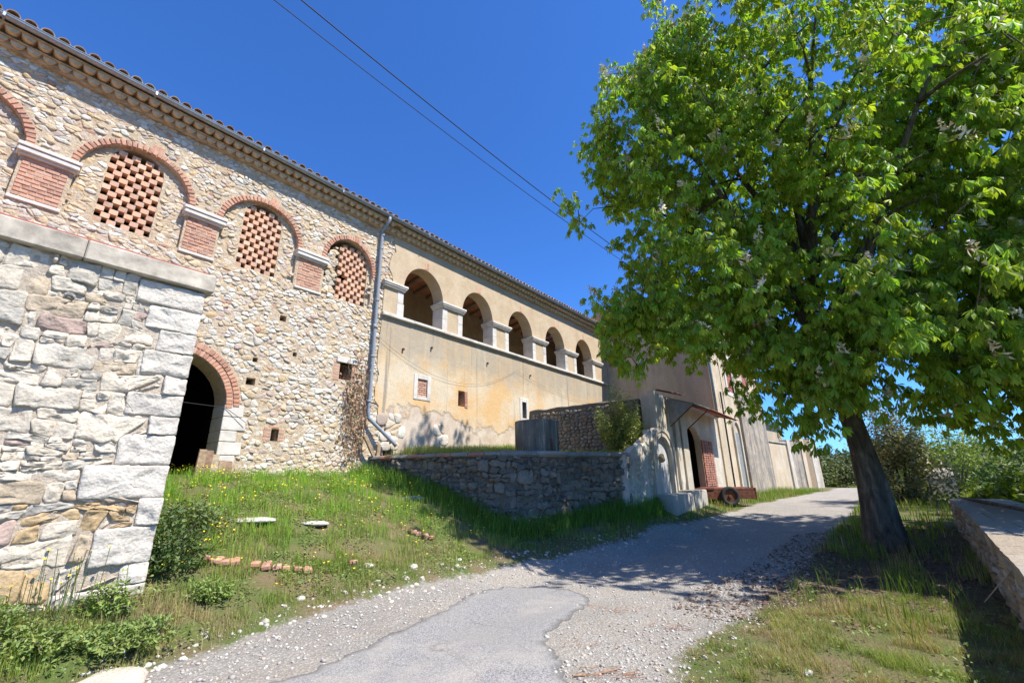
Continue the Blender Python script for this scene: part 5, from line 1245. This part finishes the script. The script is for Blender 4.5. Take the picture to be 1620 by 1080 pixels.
chestnut('second dense tree whose darker crown shows at the right edge behind the big chestnut', tb2, [tb2, (19, 12, 1.5), (19.1, 12, 3.2), (19, 12.1, 5.0), (19, 12, 7), (19, 12, 8.6)], [((19.0, 12.0, 7.6), (4.6, 4.4, 5.0))], 420, 12, 8, lambda p: True, (.06, .14, .02), .32, 'broadleaf_tree', 0)

# ------------------------------------------------------------------ bushes
def leaf_small():
    v = np.array([(0, 0, 0), (.5, .22, .05), (1, 0, 0), (.5, -.22, .05)], float); return v, np.array([(0, 2, 1), (0, 3, 2)])
LS = leaf_small()
def bush(name, label, cat, base, R, n, size, col, seed, fr='W', group=None, stems=14, gap=-.25, hang=0, flat=1.0):
    rs = np.random.RandomState(seed); B = np.array(base, float); t = thing(name, label, cat, base, 'W', group); R = np.array(R, float)
    n = int(n * 1.6); p = rs.normal(size=(n * 3, 3)); p /= np.linalg.norm(p, axis=1)[:, None]; r = rs.uniform(.15, 1, (n * 3, 1)) ** .45; p[:, 2] = np.abs(p[:, 2]) * 1.0 - .0
    nz = np.array([n3(a * 2.2 + seed, b * 2.2, c * 2.2) for a, b, c in p]); q = p * r * R * (.85 + .5 * nz[:, None]); ok = np.array([n3(a, b, c) for a, b, c in (q * 2.6 / max(R) * 1.5 + seed)]) > gap; q = q[ok][:n]
    m = len(q); rot = rotm(rs.uniform(0, 6.3, m), rs.uniform(-1.0, .9, m), rs.normal(0, .7, m)); sc = size * rs.uniform(.6, 1.35, m)
    V, T, C_ = scatter(LS, q + np.array([0, 0, .02]), rot, sc, greens(m, col, .3, .4, rs)); o = bpy.data.objects.new('foliage', fastmesh('foliage', V, T, C_, M['shrub'])); COL.objects.link(o); o.parent = t; o['kind'] = 'stuff'
    mb = MB(); rg = random.Random(seed)
    for i in range(stems): e = q[rg.randrange(m)]; mb.tube([(B[0] + e[0] * .1, B[1] + e[1] * .1, B[2] - .1), tuple(B + e * .55 + np.array([0, 0, .05])), tuple(B + e * .95)], [.008 + .012 * R[2] / 1.5, .01, .004], 5)
    mb.build('stem', M['bark'], t); return t
def Wp(u, n, z=None): x, y, _ = W(u, n); return (x, y, hz(x, y) if z is None else z)
bush('grey_bush', 'tall grey green bush growing against the end of the crumbling cross wall', 'bush', Wp(12.85, 6.0, 2.15), (.95, .9, 2.15), 8000, .065, (.18, .25, .08), 41, stems=70)
bush('bramble', 'dark leafy bramble at the right corner of the nearest stone block', 'bramble', Wp(1.85, 6.6), (.42, .5, .75), 1100, .06, (.07, .13, .04), 42)
bush('weed_clump', 'green nettle clump at the foot of the block quoins', 'weeds', Wp(1.25, 6.1), (.3, .22, .3), 600, .045, (.15, .25, .06), 43, stems=24)
bush('weed_clump', 'broad green weed patch in the bottom left corner', 'weeds', Wp(.75, 5.8), (.5, .28, .2), 900, .042, (.16, .25, .07), 44, stems=24)
bush('weed_clump', 'round sage green weed tussock on the bank right of the bramble', 'weeds', Wp(2.15, 7.5), (.7, .5, .34), 1600, .055, (.12, .19, .07), 45)
bush('weed_clump', 'low pale green weeds spilling to the gravel in the bottom left', 'weeds', Wp(1.35, 5.6), (.55, .4, .22), 1500, .045, (.15, .24, .07), 47, stems=20)
bush('weed_clump', 'tall weeds in front of the block at the left photo edge', 'weeds', Wp(.35, 5.9), (.5, .35, .5), 1500, .05, (.12, .2, .05), 48, stems=30)
bush('weed_clump', 'small weed tuft between the bramble and the brick remains', 'weeds', Wp(2.1, 6.0), (.3, .25, .2), 700, .04, (.15, .25, .06), 49, stems=16)
bush('olive_bush', 'olive grey bush right behind the chestnut trunk', 'bush', Wp(21.5, -.5), (1.5, 1.4, 4.0), 7500, .13, (.22, .24, .13), 46, stems=40)
bi = 50
for (u, n, R, c, lab) in ((30, -2.6, (3, 3, 4.6), (.14, .23, .04), 'bright green bush rising behind the rounded shelter'), (20.5, -4.2, (2.4, 2.4, 3.3), (.15, .25, .045), 'light green bush just beyond the far end of the parapet'), (14.0, -5.0, (2.2, 2.2, 3.1), (.14, .24, .04), 'green bush beyond the parapet near the photo right edge'), (26, -8, (3.4, 3, 4.2), (.06, .11, .03), 'dark green bush at the far right behind the lighter ones'), (36, -4.5, (3.4, 3, 4.0), (.09, .13, .045), 'dull green bush far off right of the road end'), (10.5, -5.5, (1.8, 1.6, 2.0), (.08, .13, .04), 'low mixed bush close beyond the parapet at the right edge'), (18.5, -2.9, (1.2, 1.0, .95), (.13, .21, .03), 'small yellow green bush touching the parapet end')):
    bush('green_bush', lab, 'bush', Wp(u, n), R, 4200, .16 if u > 15 else .11, c, bi, group='bushes beyond the parapet', stems=24); bi += 1
for i, (u, n, R, lab) in enumerate(((52, 6.0, (4.5, 4, 4.2), 'rounded wild tree just past the outbuilding end'), (56, 1.5, (5, 4.5, 4.4), 'low dark tree closing the end of the road'), (60, -4, (5.5, 5, 4.5), 'scrubby tree to the right of the road end'), (58, 12, (5, 5, 5), 'scrubby tree hidden behind the outbuilding'), (50, -9, (5, 5, 5), 'dark scrubby tree far right beyond the olive bush'))):
    bush('scrub_tree', lab, 'tree', Wp(u, n), R, 4500, .3, (.085, .12, .04), 70 + i, group='scrub trees closing the road', stems=30)
# far wooded rise
V = []; T = []; rs = np.random.RandomState(90); nbl = 26000
a = rs.uniform(radians(-40), radians(80), nbl); r = rs.uniform(85, 190, nbl); X = r * np.sin(a); Y = r * np.cos(a); Z = rs.uniform(0, 1, nbl) * (3.5 + 2.0 * np.array([n3(x * .03, y * .03, 3) for x, y in zip(X, Y)]) + (r - 85) * .05)
rot = rotm(rs.uniform(0, 6.3, nbl), rs.uniform(-1, 1, nbl), rs.normal(0, .7, nbl)); V, T, C_ = scatter(LS, np.stack([X, Y, Z], 1), rot, rs.uniform(1.2, 2.6, nbl), greens(nbl, (.06, .085, .035), .3, .2, rs))
o = bpy.data.objects.new('distant_wood', fastmesh('distant_wood', V, T, C_, M['shrub'])); COL.objects.link(o); tag(o, 'low far wood along the horizon past the road end', 'wood'); o['kind'] = 'stuff'

# ================================================================== GRASS AND WEEDS
def blade_t(): return np.array([(-.5, 0, 0), (.5, 0, 0), (.32, .12, .55), (-.32, .12, .55), (0, .42, 1)], float), np.array([(0, 1, 2), (0, 2, 3), (3, 2, 4)])
def grass(nm, label, pts, hmin, hmax, wd, cols, seed, lean=.35):
    rs = np.random.RandomState(seed); n = len(pts); V, T = blade_t(); h = rs.uniform(hmin, hmax, n); yaw = rs.uniform(0, 6.3, n); pos = np.stack([pts[:, 0], pts[:, 1], pts[:, 2] - .01], 1)
    A = np.empty((n, 5, 3)); w_ = wd * rs.uniform(.6, 1.4, n); ln = rs.uniform(.1, 1, n) * lean * 2.2
    x = V[None, :, 0] * w_[:, None]; y = V[None, :, 1] * (h * ln)[:, None]; z = V[None, :, 2] * h[:, None]; c, s = np.cos(yaw)[:, None], np.sin(yaw)[:, None]
    A[:, :, 0] = x * c - y * s; A[:, :, 1] = x * s + y * c; A[:, :, 2] = z; A += pos[:, None, :]
    TT = (T[None] + (np.arange(n) * 5)[:, None, None]).reshape(-1, 3); o = bpy.data.objects.new(nm, fastmesh(nm, A.reshape(-1, 3), TT, np.repeat(cols, 5, 0), M['grass'])); COL.objects.link(o); tag(o, label, 'grass'); o['kind'] = 'stuff'; return o
def sample(n, x0, x1, y0, y1, rs): return rs.uniform(x0, x1, n), rs.uniform(y0, y1, n)
def gcols(n, X, Y, dry, rs, base=(.19, .3, .07)):
    g = greens(n, base, .3, .5, rs); zn = np.array([n3(x * 1.1, y * 1.1, 8) for x, y in zip(X, Y)]); m = rs.rand(n) < np.clip(dry + zn * 1.1, .02, .95); straw = np.array([(.42, .34, .2)]) * rs.uniform(.6, 1.1, (n, 1)); g[m] = straw[m]; return g
rs = np.random.RandomState(101)
def bank(n, box, seed, dens=lambda X, Y: 1):
    rs = np.random.RandomState(seed); X, Y = sample(n, *box, rs); u, nn = FN(X, Y); s = sdist(ROAD, X, Y)
    zn = np.array([n3(x * 2.1, y * 2.1, 4) + .5 * n3(x * 6, y * 6, 7) for x, y in zip(X, Y)])
    return X, Y, u, nn, s, zn, rs
# left bank up to the facade
X, Y, u, nn, s, zn, rs = bank(330000, (-8, 3.5, 2.2, 14), 1)
blk = (u < 1.6) & (nn > 6.3); wallpoly = [(0, 9.95), (6.6, 9.93)] + PTH + [(11.2, 5.0), (20, 5.0), (20, 30), (0, 30)]
inw = sdist(wallpoly, u, nn) < .03
ok = (s > .0) & ~blk & ~inw & (nn > 3) & (rs.rand(len(X)) < np.clip(.5 + zn * 2.2, .02, 1) * np.clip(s * 1.6, .02, 1) * np.clip(7 / (np.hypot(X, Y) + .5), .2, 1.1))
X, Y, nn_, s_ = X[ok], Y[ok], nn[ok], s[ok]; up = np.clip((nn_ - 6.0) / 3, 0, 1); c = gcols(len(X), X, Y, .34, rs); 
fresh = (rs.rand(len(X)) < up * .95); g2 = greens(len(X), (.19, .37, .055), .25, .35, rs); c[fresh] = g2[fresh]
P = np.stack([X, Y, hN(X, Y)], 1); lo = ~fresh
grass('bank_grass', 'patchy grass on the lower bank left of the road', P[lo], .05, .17, .007, c[lo], 2)
grass('meadow_grass', 'lush bright green grass at the foot of the rubble wall', P[fresh], .09, .26, .008, c[fresh], 3)
# denser short growth close to the camera
X, Y, u, nn, s, zn, rs = bank(130000, (-5.2, -.6, 3.2, 7.2), 21); blk = (u < 1.6) & (nn > 6.3); ok = (s > .03) & ~blk & (nn > 3) & (rs.rand(len(X)) < np.clip(.6 + zn * 2.2, .02, 1) * np.clip(s * 2.2, .03, 1)); X, Y = X[ok], Y[ok]
grass('short_grass', 'short tangled grass along the lower left verge', np.stack([X, Y, hN(X, Y)], 1), .03, .1, .005, gcols(len(X), X, Y, .34, rs, (.15, .25, .06)), 22, .8)
X, Y, u, nn, s, zn, rs = bank(170000, (1.0, 5.6, 2.6, 6.6), 23); zn = zn - .15; ppn = np.interp(u, [p[0] for p in PL], [p[1] for p in PL]); ok = (s > .03) & (nn > ppn + .05) & (rs.rand(len(X)) < np.clip(.6 + zn * 2.2, .02, 1) * np.clip(s * 2.0, .03, 1)); X, Y = X[ok], Y[ok]
grass('straw_grass', 'short straw coloured grass tangled through the right foreground', np.stack([X, Y, hN(X, Y)], 1), .03, .11, .004, gcols(len(X), X, Y, .6, rs, (.17, .27, .07)), 24, 1.1)
# strip along the wall foot and far verge
X, Y, u, nn, s, zn, rs = bank(90000, (-1, 24, 9, 30), 5)
ok = (s > .0) & (nn < 5.0) & (nn > 0) & ~(sdist(wallpoly, u, nn) < .02) & (u > 7.5) & (u < 33) & (rs.rand(len(X)) < np.clip(.7 + zn, .1, 1)) & ~((u > 12.4) & (u < 15.8) & (nn > 4.42)); X, Y = X[ok], Y[ok]
grass('verge_grass', 'green verge along the foot of the fountain wall', np.stack([X, Y, hN(X, Y)], 1), .1, .32, .014, gcols(len(X), X, Y, .12, rs, (.12, .24, .035)), 6)
# right hand lawn
X, Y, u, nn, s, zn, rs = bank(210000, (.9, 9, 2.0, 12.5), 7); zn = zn - .1
ppn = np.interp(u, [p[0] for p in PL], [p[1] for p in PL]); sl = sdist(LITTER, X, Y)
ok = (s > 0) & (nn < 3) & (nn > ppn + .06) & (rs.rand(len(X)) < np.clip(.55 + zn * 2.2, .03, 1) * np.clip(s * 1.8, .03, 1) * np.where(sl < .2, .03, 1) * np.clip(6 / (np.hypot(X, Y) + .5), .2, 1)); X, Y = X[ok], Y[ok]
grass('lawn_grass', 'half dry grass patch in the bottom right foreground', np.stack([X, Y, hN(X, Y)], 1), .03, .11, .0055, gcols(len(X), X, Y, .42, rs, (.17, .25, .08)), 8, .9)
X, Y, u, nn, s, zn, rs = bank(9000, (3.2, 8, 4.8, 9.4), 17); ppn = np.interp(u, [p[0] for p in PL], [p[1] for p in PL]); cl = np.array([n3(x * 1.7, y * 1.7, 14) for x, y in zip(X, Y)])
ok = (cl > .12) & (nn < 1.3) & (nn > ppn + .05) & (s > .1); X, Y = X[ok], Y[ok]; grass('tall_grass', 'tufts of taller grass beside the parapet and the trunk', np.stack([X, Y, hN(X, Y)], 1), .15, .38, .008, gcols(len(X), X, Y, .2, rs, (.12, .23, .04)), 18, .6)
# verge right of the far road and meadow beyond
X, Y, u, nn, s, zn, rs = bank(60000, (7, 34, 9.5, 40), 9); ok = (s > 0) & (nn < 2) & (u > 12) & (nn > -12) & ~((u < 15.2) & (nn < -.9) & (nn > -2.1)) & (zn > -.3); X, Y = X[ok], Y[ok]
grass('far_grass', 'sunny yellow green grass beyond the chestnut trunk', np.stack([X, Y, hN(X, Y)], 1), .1, .3, .02, gcols(len(X), X, Y, .1, rs, (.15, .25, .03)), 10)
# rank growth against the retaining wall foot
X, Y, u, nn, s, zn, rs = bank(60000, (-4, 4, 8, 13), 61); dw = sdist(wallpoly, u, nn); ok = (dw > .02) & (dw < .75) & (u > 6.0) & (nn > 4.6) & (s > .1) & (rs.rand(len(X)) < np.clip(1.1 - dw * 1.3, .05, 1)); X, Y = X[ok], Y[ok]
grass('rank_weeds', 'tall rank weeds against the foot of the retaining wall', np.stack([X, Y, hN(X, Y)], 1), .16, .46, .016, greens(len(X), (.11, .23, .04), .35, .4, rs), 62, .7)
# terrace top
rs = np.random.RandomState(77); uu = rs.uniform(6.8, 13.3, 26000); nn = rs.uniform(5.2, 9.85, 26000); sd_ = sdist(TPoly, uu, nn); zn = np.array([n3(a * 1.5, b * 1.5, 2) for a, b in zip(uu, nn)]); ok = (sd_ < -.05) & (np.hypot(uu - 9.35, nn - 6.72) > .6) & (zn > -.25); uu, nn = uu[ok], nn[ok]; X = uu * SA - nn * CA; Y = uu * CA + nn * SA
grass('terrace_grass', 'weedy grass on top of the raised terrace', np.stack([X, Y, terr_z(uu, nn)], 1), .06, .24, .012, gcols(len(X), X, Y, .3, rs), 78)
# broad-leaved ground plants on the bank
X, Y, u, nn, s, zn, rs = bank(110000, (-6.5, 5.5, 3.0, 12), 11); blk = (u < 1.6) & (nn > 6.3); cl = np.array([n3(x * 1.3, y * 1.3, 44) for x, y in zip(X, Y)]); ok = (s > .12) & ~blk & ~(sdist(wallpoly, u, nn) < .03) & (cl > -.05) & ~((nn < 3) & (rs.rand(len(X)) < .8)) & (nn > -.6) & (rs.rand(len(X)) < .8); X, Y = X[ok], Y[ok]; m = len(X)
V, T, C_ = scatter(LS, np.stack([X, Y, hN(X, Y) + rs.uniform(.01, .1, m)], 1), rotm(rs.uniform(0, 6.3, m), rs.uniform(-.7, .3, m), rs.normal(0, .5, m)), rs.uniform(.025, .06, m), greens(m, (.15, .25, .07), .3, .5, rs))
o = bpy.data.objects.new('ground_plants', fastmesh('ground_plants', V, T, C_, M['shrub'])); COL.objects.link(o); tag(o, 'small leafy plants spread through the bank grass', 'ground cover'); o['kind'] = 'stuff'
# leaf litter below the tree
X, Y, u, nn, s, zn, rs = bank(30000, (1.5, 10, 5, 11.5), 12); sl = sdist(LITTER, X, Y); ok = (sl < .6) & (rs.rand(len(X)) < .5); X, Y = X[ok], Y[ok]; m = len(X); cc = np.array([(.14, .085, .055)]) * rs.uniform(.5, 1.8, (m, 1))
V, T, C_ = scatter(LS, np.stack([X, Y, hN(X, Y) + .012], 1), rotm(rs.uniform(0, 6.3, m), rs.uniform(-.4, .4, m), rs.normal(0, .5, m)), rs.uniform(.03, .08, m), cc)
o = bpy.data.objects.new('leaf_litter', fastmesh('leaf_litter', V, T, C_, M['flower'])); COL.objects.link(o); tag(o, 'brown fallen leaves in the chestnut shade', 'leaf litter'); o['kind'] = 'stuff'
# yellow flowers
def flowers(nm, lab, pts, seed, sz=.02):
    rs = np.random.RandomState(seed); n = len(pts); k = 6; tv = np.array([(0, 0, 0)] + [(cos(i * pi / 3), sin(i * pi / 3), .15) for i in range(6)]); tt = np.array([(0, i + 1, (i + 1) % 6 + 1) for i in range(6)])
    V, T, C_ = scatter((tv, tt), pts, rotm(rs.uniform(0, 6, n), rs.uniform(-.7, .2, n), rs.normal(0, .4, n)), sz * rs.uniform(.7, 1.3, n), np.array([(.75, .55, .03)]) * rs.uniform(.8, 1.05, (n, 1)))
    o = bpy.data.objects.new(nm, fastmesh(nm, V, T, C_, M['flower'])); COL.objects.link(o); tag(o, lab, 'flowers'); o['kind'] = 'stuff'
rs = np.random.RandomState(200); L = []
for _ in range(5200):
    u = rs.uniform(1.7, 8.5); n = rs.uniform(5.6, 9.7); cl = n3(u * 1.6, n * 1.6, 31)
    if cl < .02 or rs.rand() > (n - 5) / 4.5: continue
    x, y, _ = W(u, n)
    if sdist(wallpoly, np.array([u]), np.array([n]))[0] < .1 or sdist(ROAD, np.array([x]), np.array([y]))[0] < .3: continue
    L.append((x, y, hz(x, y) + rs.uniform(.12, .27)))
flowers('yellow_flowers', 'small yellow flowers dotted over the bank grass', np.array(L), 1, .0125)
L = [];
for u, n, z, k, sp in ((.95, 6.1, .55, 26, .16), (2.3, 6.9, .3, 16, .16), (.6, 6.0, .45, 14, .12), (8.2, 6.0, .4, 30, .2), (8.6, 5.9, .2, 12, .15), (7.3, 6.7, .3, 10, .2)):
    for _ in range(k): x, y, _z = W(u + rs.normal(0, sp), n + rs.normal(0, sp * .6)); L.append((x, y, hz(x, y) + z * rs.uniform(.5, 1.1) + rs.normal(0, .05)))
flowers('ragwort_flowers', 'clustered yellow flower heads at the block and wall feet', np.array(L), 2, .014)
mb = MB(); 
for x, y, z in L: mb.tube([(x + rnd.uniform(-.06, .06), y + rnd.uniform(-.06, .06), hz(x, y)), (x, y, z)], .003, 3, cap=False)
o = mb.build('flower_stems', M['shrub'], org=(0, 0, 0)); tag(o, 'thin stalks under the clustered yellow flower heads', 'stalks'); o['kind'] = 'stuff'
for i in range(len(o.data.color_attributes['Col'].data)): o.data.color_attributes['Col'].data[i].color = (.12, .18, .05, 1)

# ================================================================== STONES ON THE GROUND
def rock_t(seed, sub=1):
    import bmesh
    bm = bmesh.new(); bmesh.ops.create_icosphere(bm, subdivisions=sub, radius=1)
    for v in bm.verts: v.co *= 1 + .35 * n3(v.co.x * 1.3 + seed, v.co.y * 1.3, v.co.z * 1.3); v.co.z *= .62
    V = np.array([tuple(v.co) for v in bm.verts]); T = np.array([[q.index for q in f.verts] for f in bm.faces]); bm.free(); return V, T
def pebbles(nm, lab, pts, sz, seed, cols):
    rs = np.random.RandomState(seed); VV = []; TT = []; CC = []; b = 0; k = 6; idx = np.arange(len(pts)) % k
    for i in range(k):
        q = pts[idx == i]; n = len(q); V, T, C_ = scatter(rock_t(i * 3.1, 1), q, rotm(rs.uniform(0, 6.3, n), rs.normal(0, .3, n), rs.normal(0, .3, n)), sz[idx == i], cols[idx == i]); VV.append(V); TT.append(T + b); CC.append(C_); b += len(V)
    o = bpy.data.objects.new(nm, fastmesh(nm, np.concatenate(VV), np.concatenate(TT), np.concatenate(CC), M['gravel'], True)); COL.objects.link(o); tag(o, lab, 'gravel'); o['kind'] = 'stuff'
rs = np.random.RandomState(55); X, Y = sample(60000, -4.5, 6, 2.4, 12, rs); s = sdist(ROAD, X, Y); sa = sdist(AS, X, Y); D = np.hypot(X, Y)
edge = np.clip(1 - np.abs(s + .25) / .6, 0, 1) + .35 + .9 * np.clip(1 - np.hypot(X - .8, Y - 4.4) / .9, 0, 1)
ok = (s < .35) & (sa > -.5 * rs.rand(len(X)) ** 3 * (1 + 1.5 * (Y > 6.3))) & (rs.rand(len(X)) < edge * np.clip(5.5 / D, .1, 1) * .62); X, Y, s = X[ok], Y[ok], s[ok]; n = len(X); sz = .006 + .016 * rs.rand(n) ** 4 + .012 * (rs.rand(n) < .03)
pebbles('gravel_stones', 'loose pale gravel along both sides of the asphalt', np.stack([X, Y, hN(X, Y) + sz * .2], 1), sz, 5, np.array([(.6, .57, .52)]) * rs.uniform(.55, 1.08, (n, 1)) * np.where(rs.rand(n, 1) < .2, np.array([[.95, .85, .72]]), 1))
X, Y = sample(2600, -4, 3.0, 3.4, 11, rs); s = sdist(ROAD, X, Y); u, nn = FN(X, Y); ok = (np.abs(s - .05) < .3) & (rs.rand(len(X)) < .55) & (nn > 3); X, Y = X[ok], Y[ok]; n = len(X); sz = rs.uniform(.018, .05, n) * rs.uniform(.5, 1.2, n)
pebbles('verge_stones', 'pale rubble scattered along the left road edge', np.stack([X, Y, hN(X, Y)], 1), sz, 6, np.array([(.62, .57, .48)]) * rs.uniform(.7, 1.08, (n, 1)))
def rock(label, x, y, sx, sy, sz_, seed, col=(.6, .56, .48), dz=0, mat='rough', name='rock'):
    V, T = rock_t(seed, 3); mb = MB(); z = hz(x, y); ca, sa_ = cos(seed), sin(seed)
    vs = []
    for v in V:
        q = 1 + .12 * n3(v[0] * 3 + seed, v[1] * 3, v[2] * 3); a, b = v[0] * sx * q, v[1] * sy * q; vs.append((x + a * ca - b * sa_, y + a * sa_ + b * ca, z + dz + v[2] * sz_ * q))
    mb.add(vs, [tuple(t) for t in T], col); o = mb.build(name, M[mat], org=(x, y, z), fr='W', smooth=True); tag(o, label, 'rock'); return o
rock('long flat white slab half sunk in the bank below the doorway', -3.93, 7.0, .4, .17, .07, .25, (.54, .51, .45), .015)
rock('smaller white slab sunk in the grass right of the long one', -3.2, 7.55, .24, .13, .06, .1, (.54, .51, .45), .015)
rock('flat grey slab in the grass near the retaining wall', -2.2, 9.9, .34, .12, .08, .3, (.5, .48, .42))
rock('broad pale bedrock lump at the bottom left road edge', -3.25, 4.1, .34, .25, .1, 2.2, (.58, .51, .42))
rock('pale stone in the bank grass above the asphalt tongue', -1.55, 7.35, .075, .055, .07, 1.2)
rock('round white stone near the red brick remains', -2.15, 7.0, .08, .07, .07, 3.3, (.66, .64, .58))
rock('small white stone at the grass edge by the bend', -.95, 8.1, .06, .05, .04, 4.1)
rock('low pale stone behind the trunk in the sunny grass', 15.0, 16.3, .3, .2, .18, 5.1, (.6, .56, .5)); rock('white stone beside the low one behind the trunk', 14.4, 17.3, .22, .2, .2, 6.1, (.62, .6, .55))
rock('pale stone poking from the lawn at lower right', 2.45, 4.35, .06, .04, .03, 7.2, (.55, .55, .56))
# remains of brick edging
def brick_row(label, cx, cy, ang, n, seed):
    rg = random.Random(seed); z = hz(cx, cy); t = thing('brick_edging', label, 'brick edging', (cx, cy, z), 'W', 'brick remains in the bank'); me = brick_mesh('brick', M['brick'], (.11, .2, .06), .012)
    for i in range(n):
        s = (i - n / 2) * .118 + rg.uniform(-.02, .02); x, y = cx + s * cos(ang), cy + s * sin(ang)
        if rg.random() < .12: continue
        inst('brick', me, t, (x, y, hz(x, y) + .025), (rg.uniform(-.2, .2), rg.uniform(-.12, .12), ang + rg.uniform(-.15, .15)), (rg.uniform(.8, 1.1), rg.uniform(.6, 1.05), 1))
brick_row('longer broken row of red bricks in the lower bank', -3.1, 6.28, .48, 8, 1)
brick_row('short patch of orange bricks near the bank middle', -1.55, 8.5, .3, 5, 2)
brick_row('few dark red bricks by the bramble', -3.7, 5.95, .3, 4, 3)
brick_row('isolated bricks with a pale stone on the bank', -2.35, 6.95, .4, 2, 4)
# dry twigs and petals on the road
mb = MB(); rg = random.Random(8)
for (cx, cy, n, sp) in ((.75, 4.3, 26, .16), (1.2, 6.1, 18, .16), (1.6, 5.5, 14, .12), (.95, 6.3, 6, .1), (.7, 5.0, 10, .12)):
    for _ in range(n): x, y = cx + rg.gauss(0, sp), cy + rg.gauss(0, sp * .5); a = rg.uniform(-.6, .9); L_ = rg.uniform(.03, .14); z = hz(x, y) + .012; mb.tube([(x, y, z), (x + L_ * .5 * cos(a), y + L_ * .5 * sin(a), z + .008), (x + L_ * cos(a + .3), y + L_ * sin(a + .3), z)], .0025, 4, (.3, .15, .09))
mb.tube([(.45, 4.22, hz(.45, 4.22) + .02), (.62, 4.3, .02), (.85, 4.38, .03)], .008, 5, (.3, .18, .11))
o = mb.build('dry_twigs', M['flower'], org=(1, 5, 0)); tag(o, 'reddish brown dry twigs scattered over the gravel', 'twigs'); o['kind'] = 'stuff'

# ================================================================== OVERHEAD CABLES
def ray(px, py): return (F + R2 * ((px - 810) / 690) - U2 * ((py - 540) / 690))
for lab, (x0, y0), (x1, y1), r in (('lower thinner black overhead cable crossing the sky', (408, -20), (1010, 430), .018), ('upper thicker black overhead cable crossing the sky', (440, -30), (1010, 418), .026)):
    A = Vector((0, 0, 1.6)) + ray(x0, y0) * 16; B_ = Vector((0, 0, 1.6)) + ray(x1, y1) * 34; P = []
    for i in range(49): t = -1 + i / 24; p = A + (B_ - A) * t; p.z -= 2.0 * t * (1 - t) * .7; P.append(tuple(p))
    mb = MB(); mb.tube(P, r, 6); o = mb.build('overhead_cable', M['cable'], org=P[36], fr='W', smooth=True); tag(o, lab, 'cable', 'overhead cables')
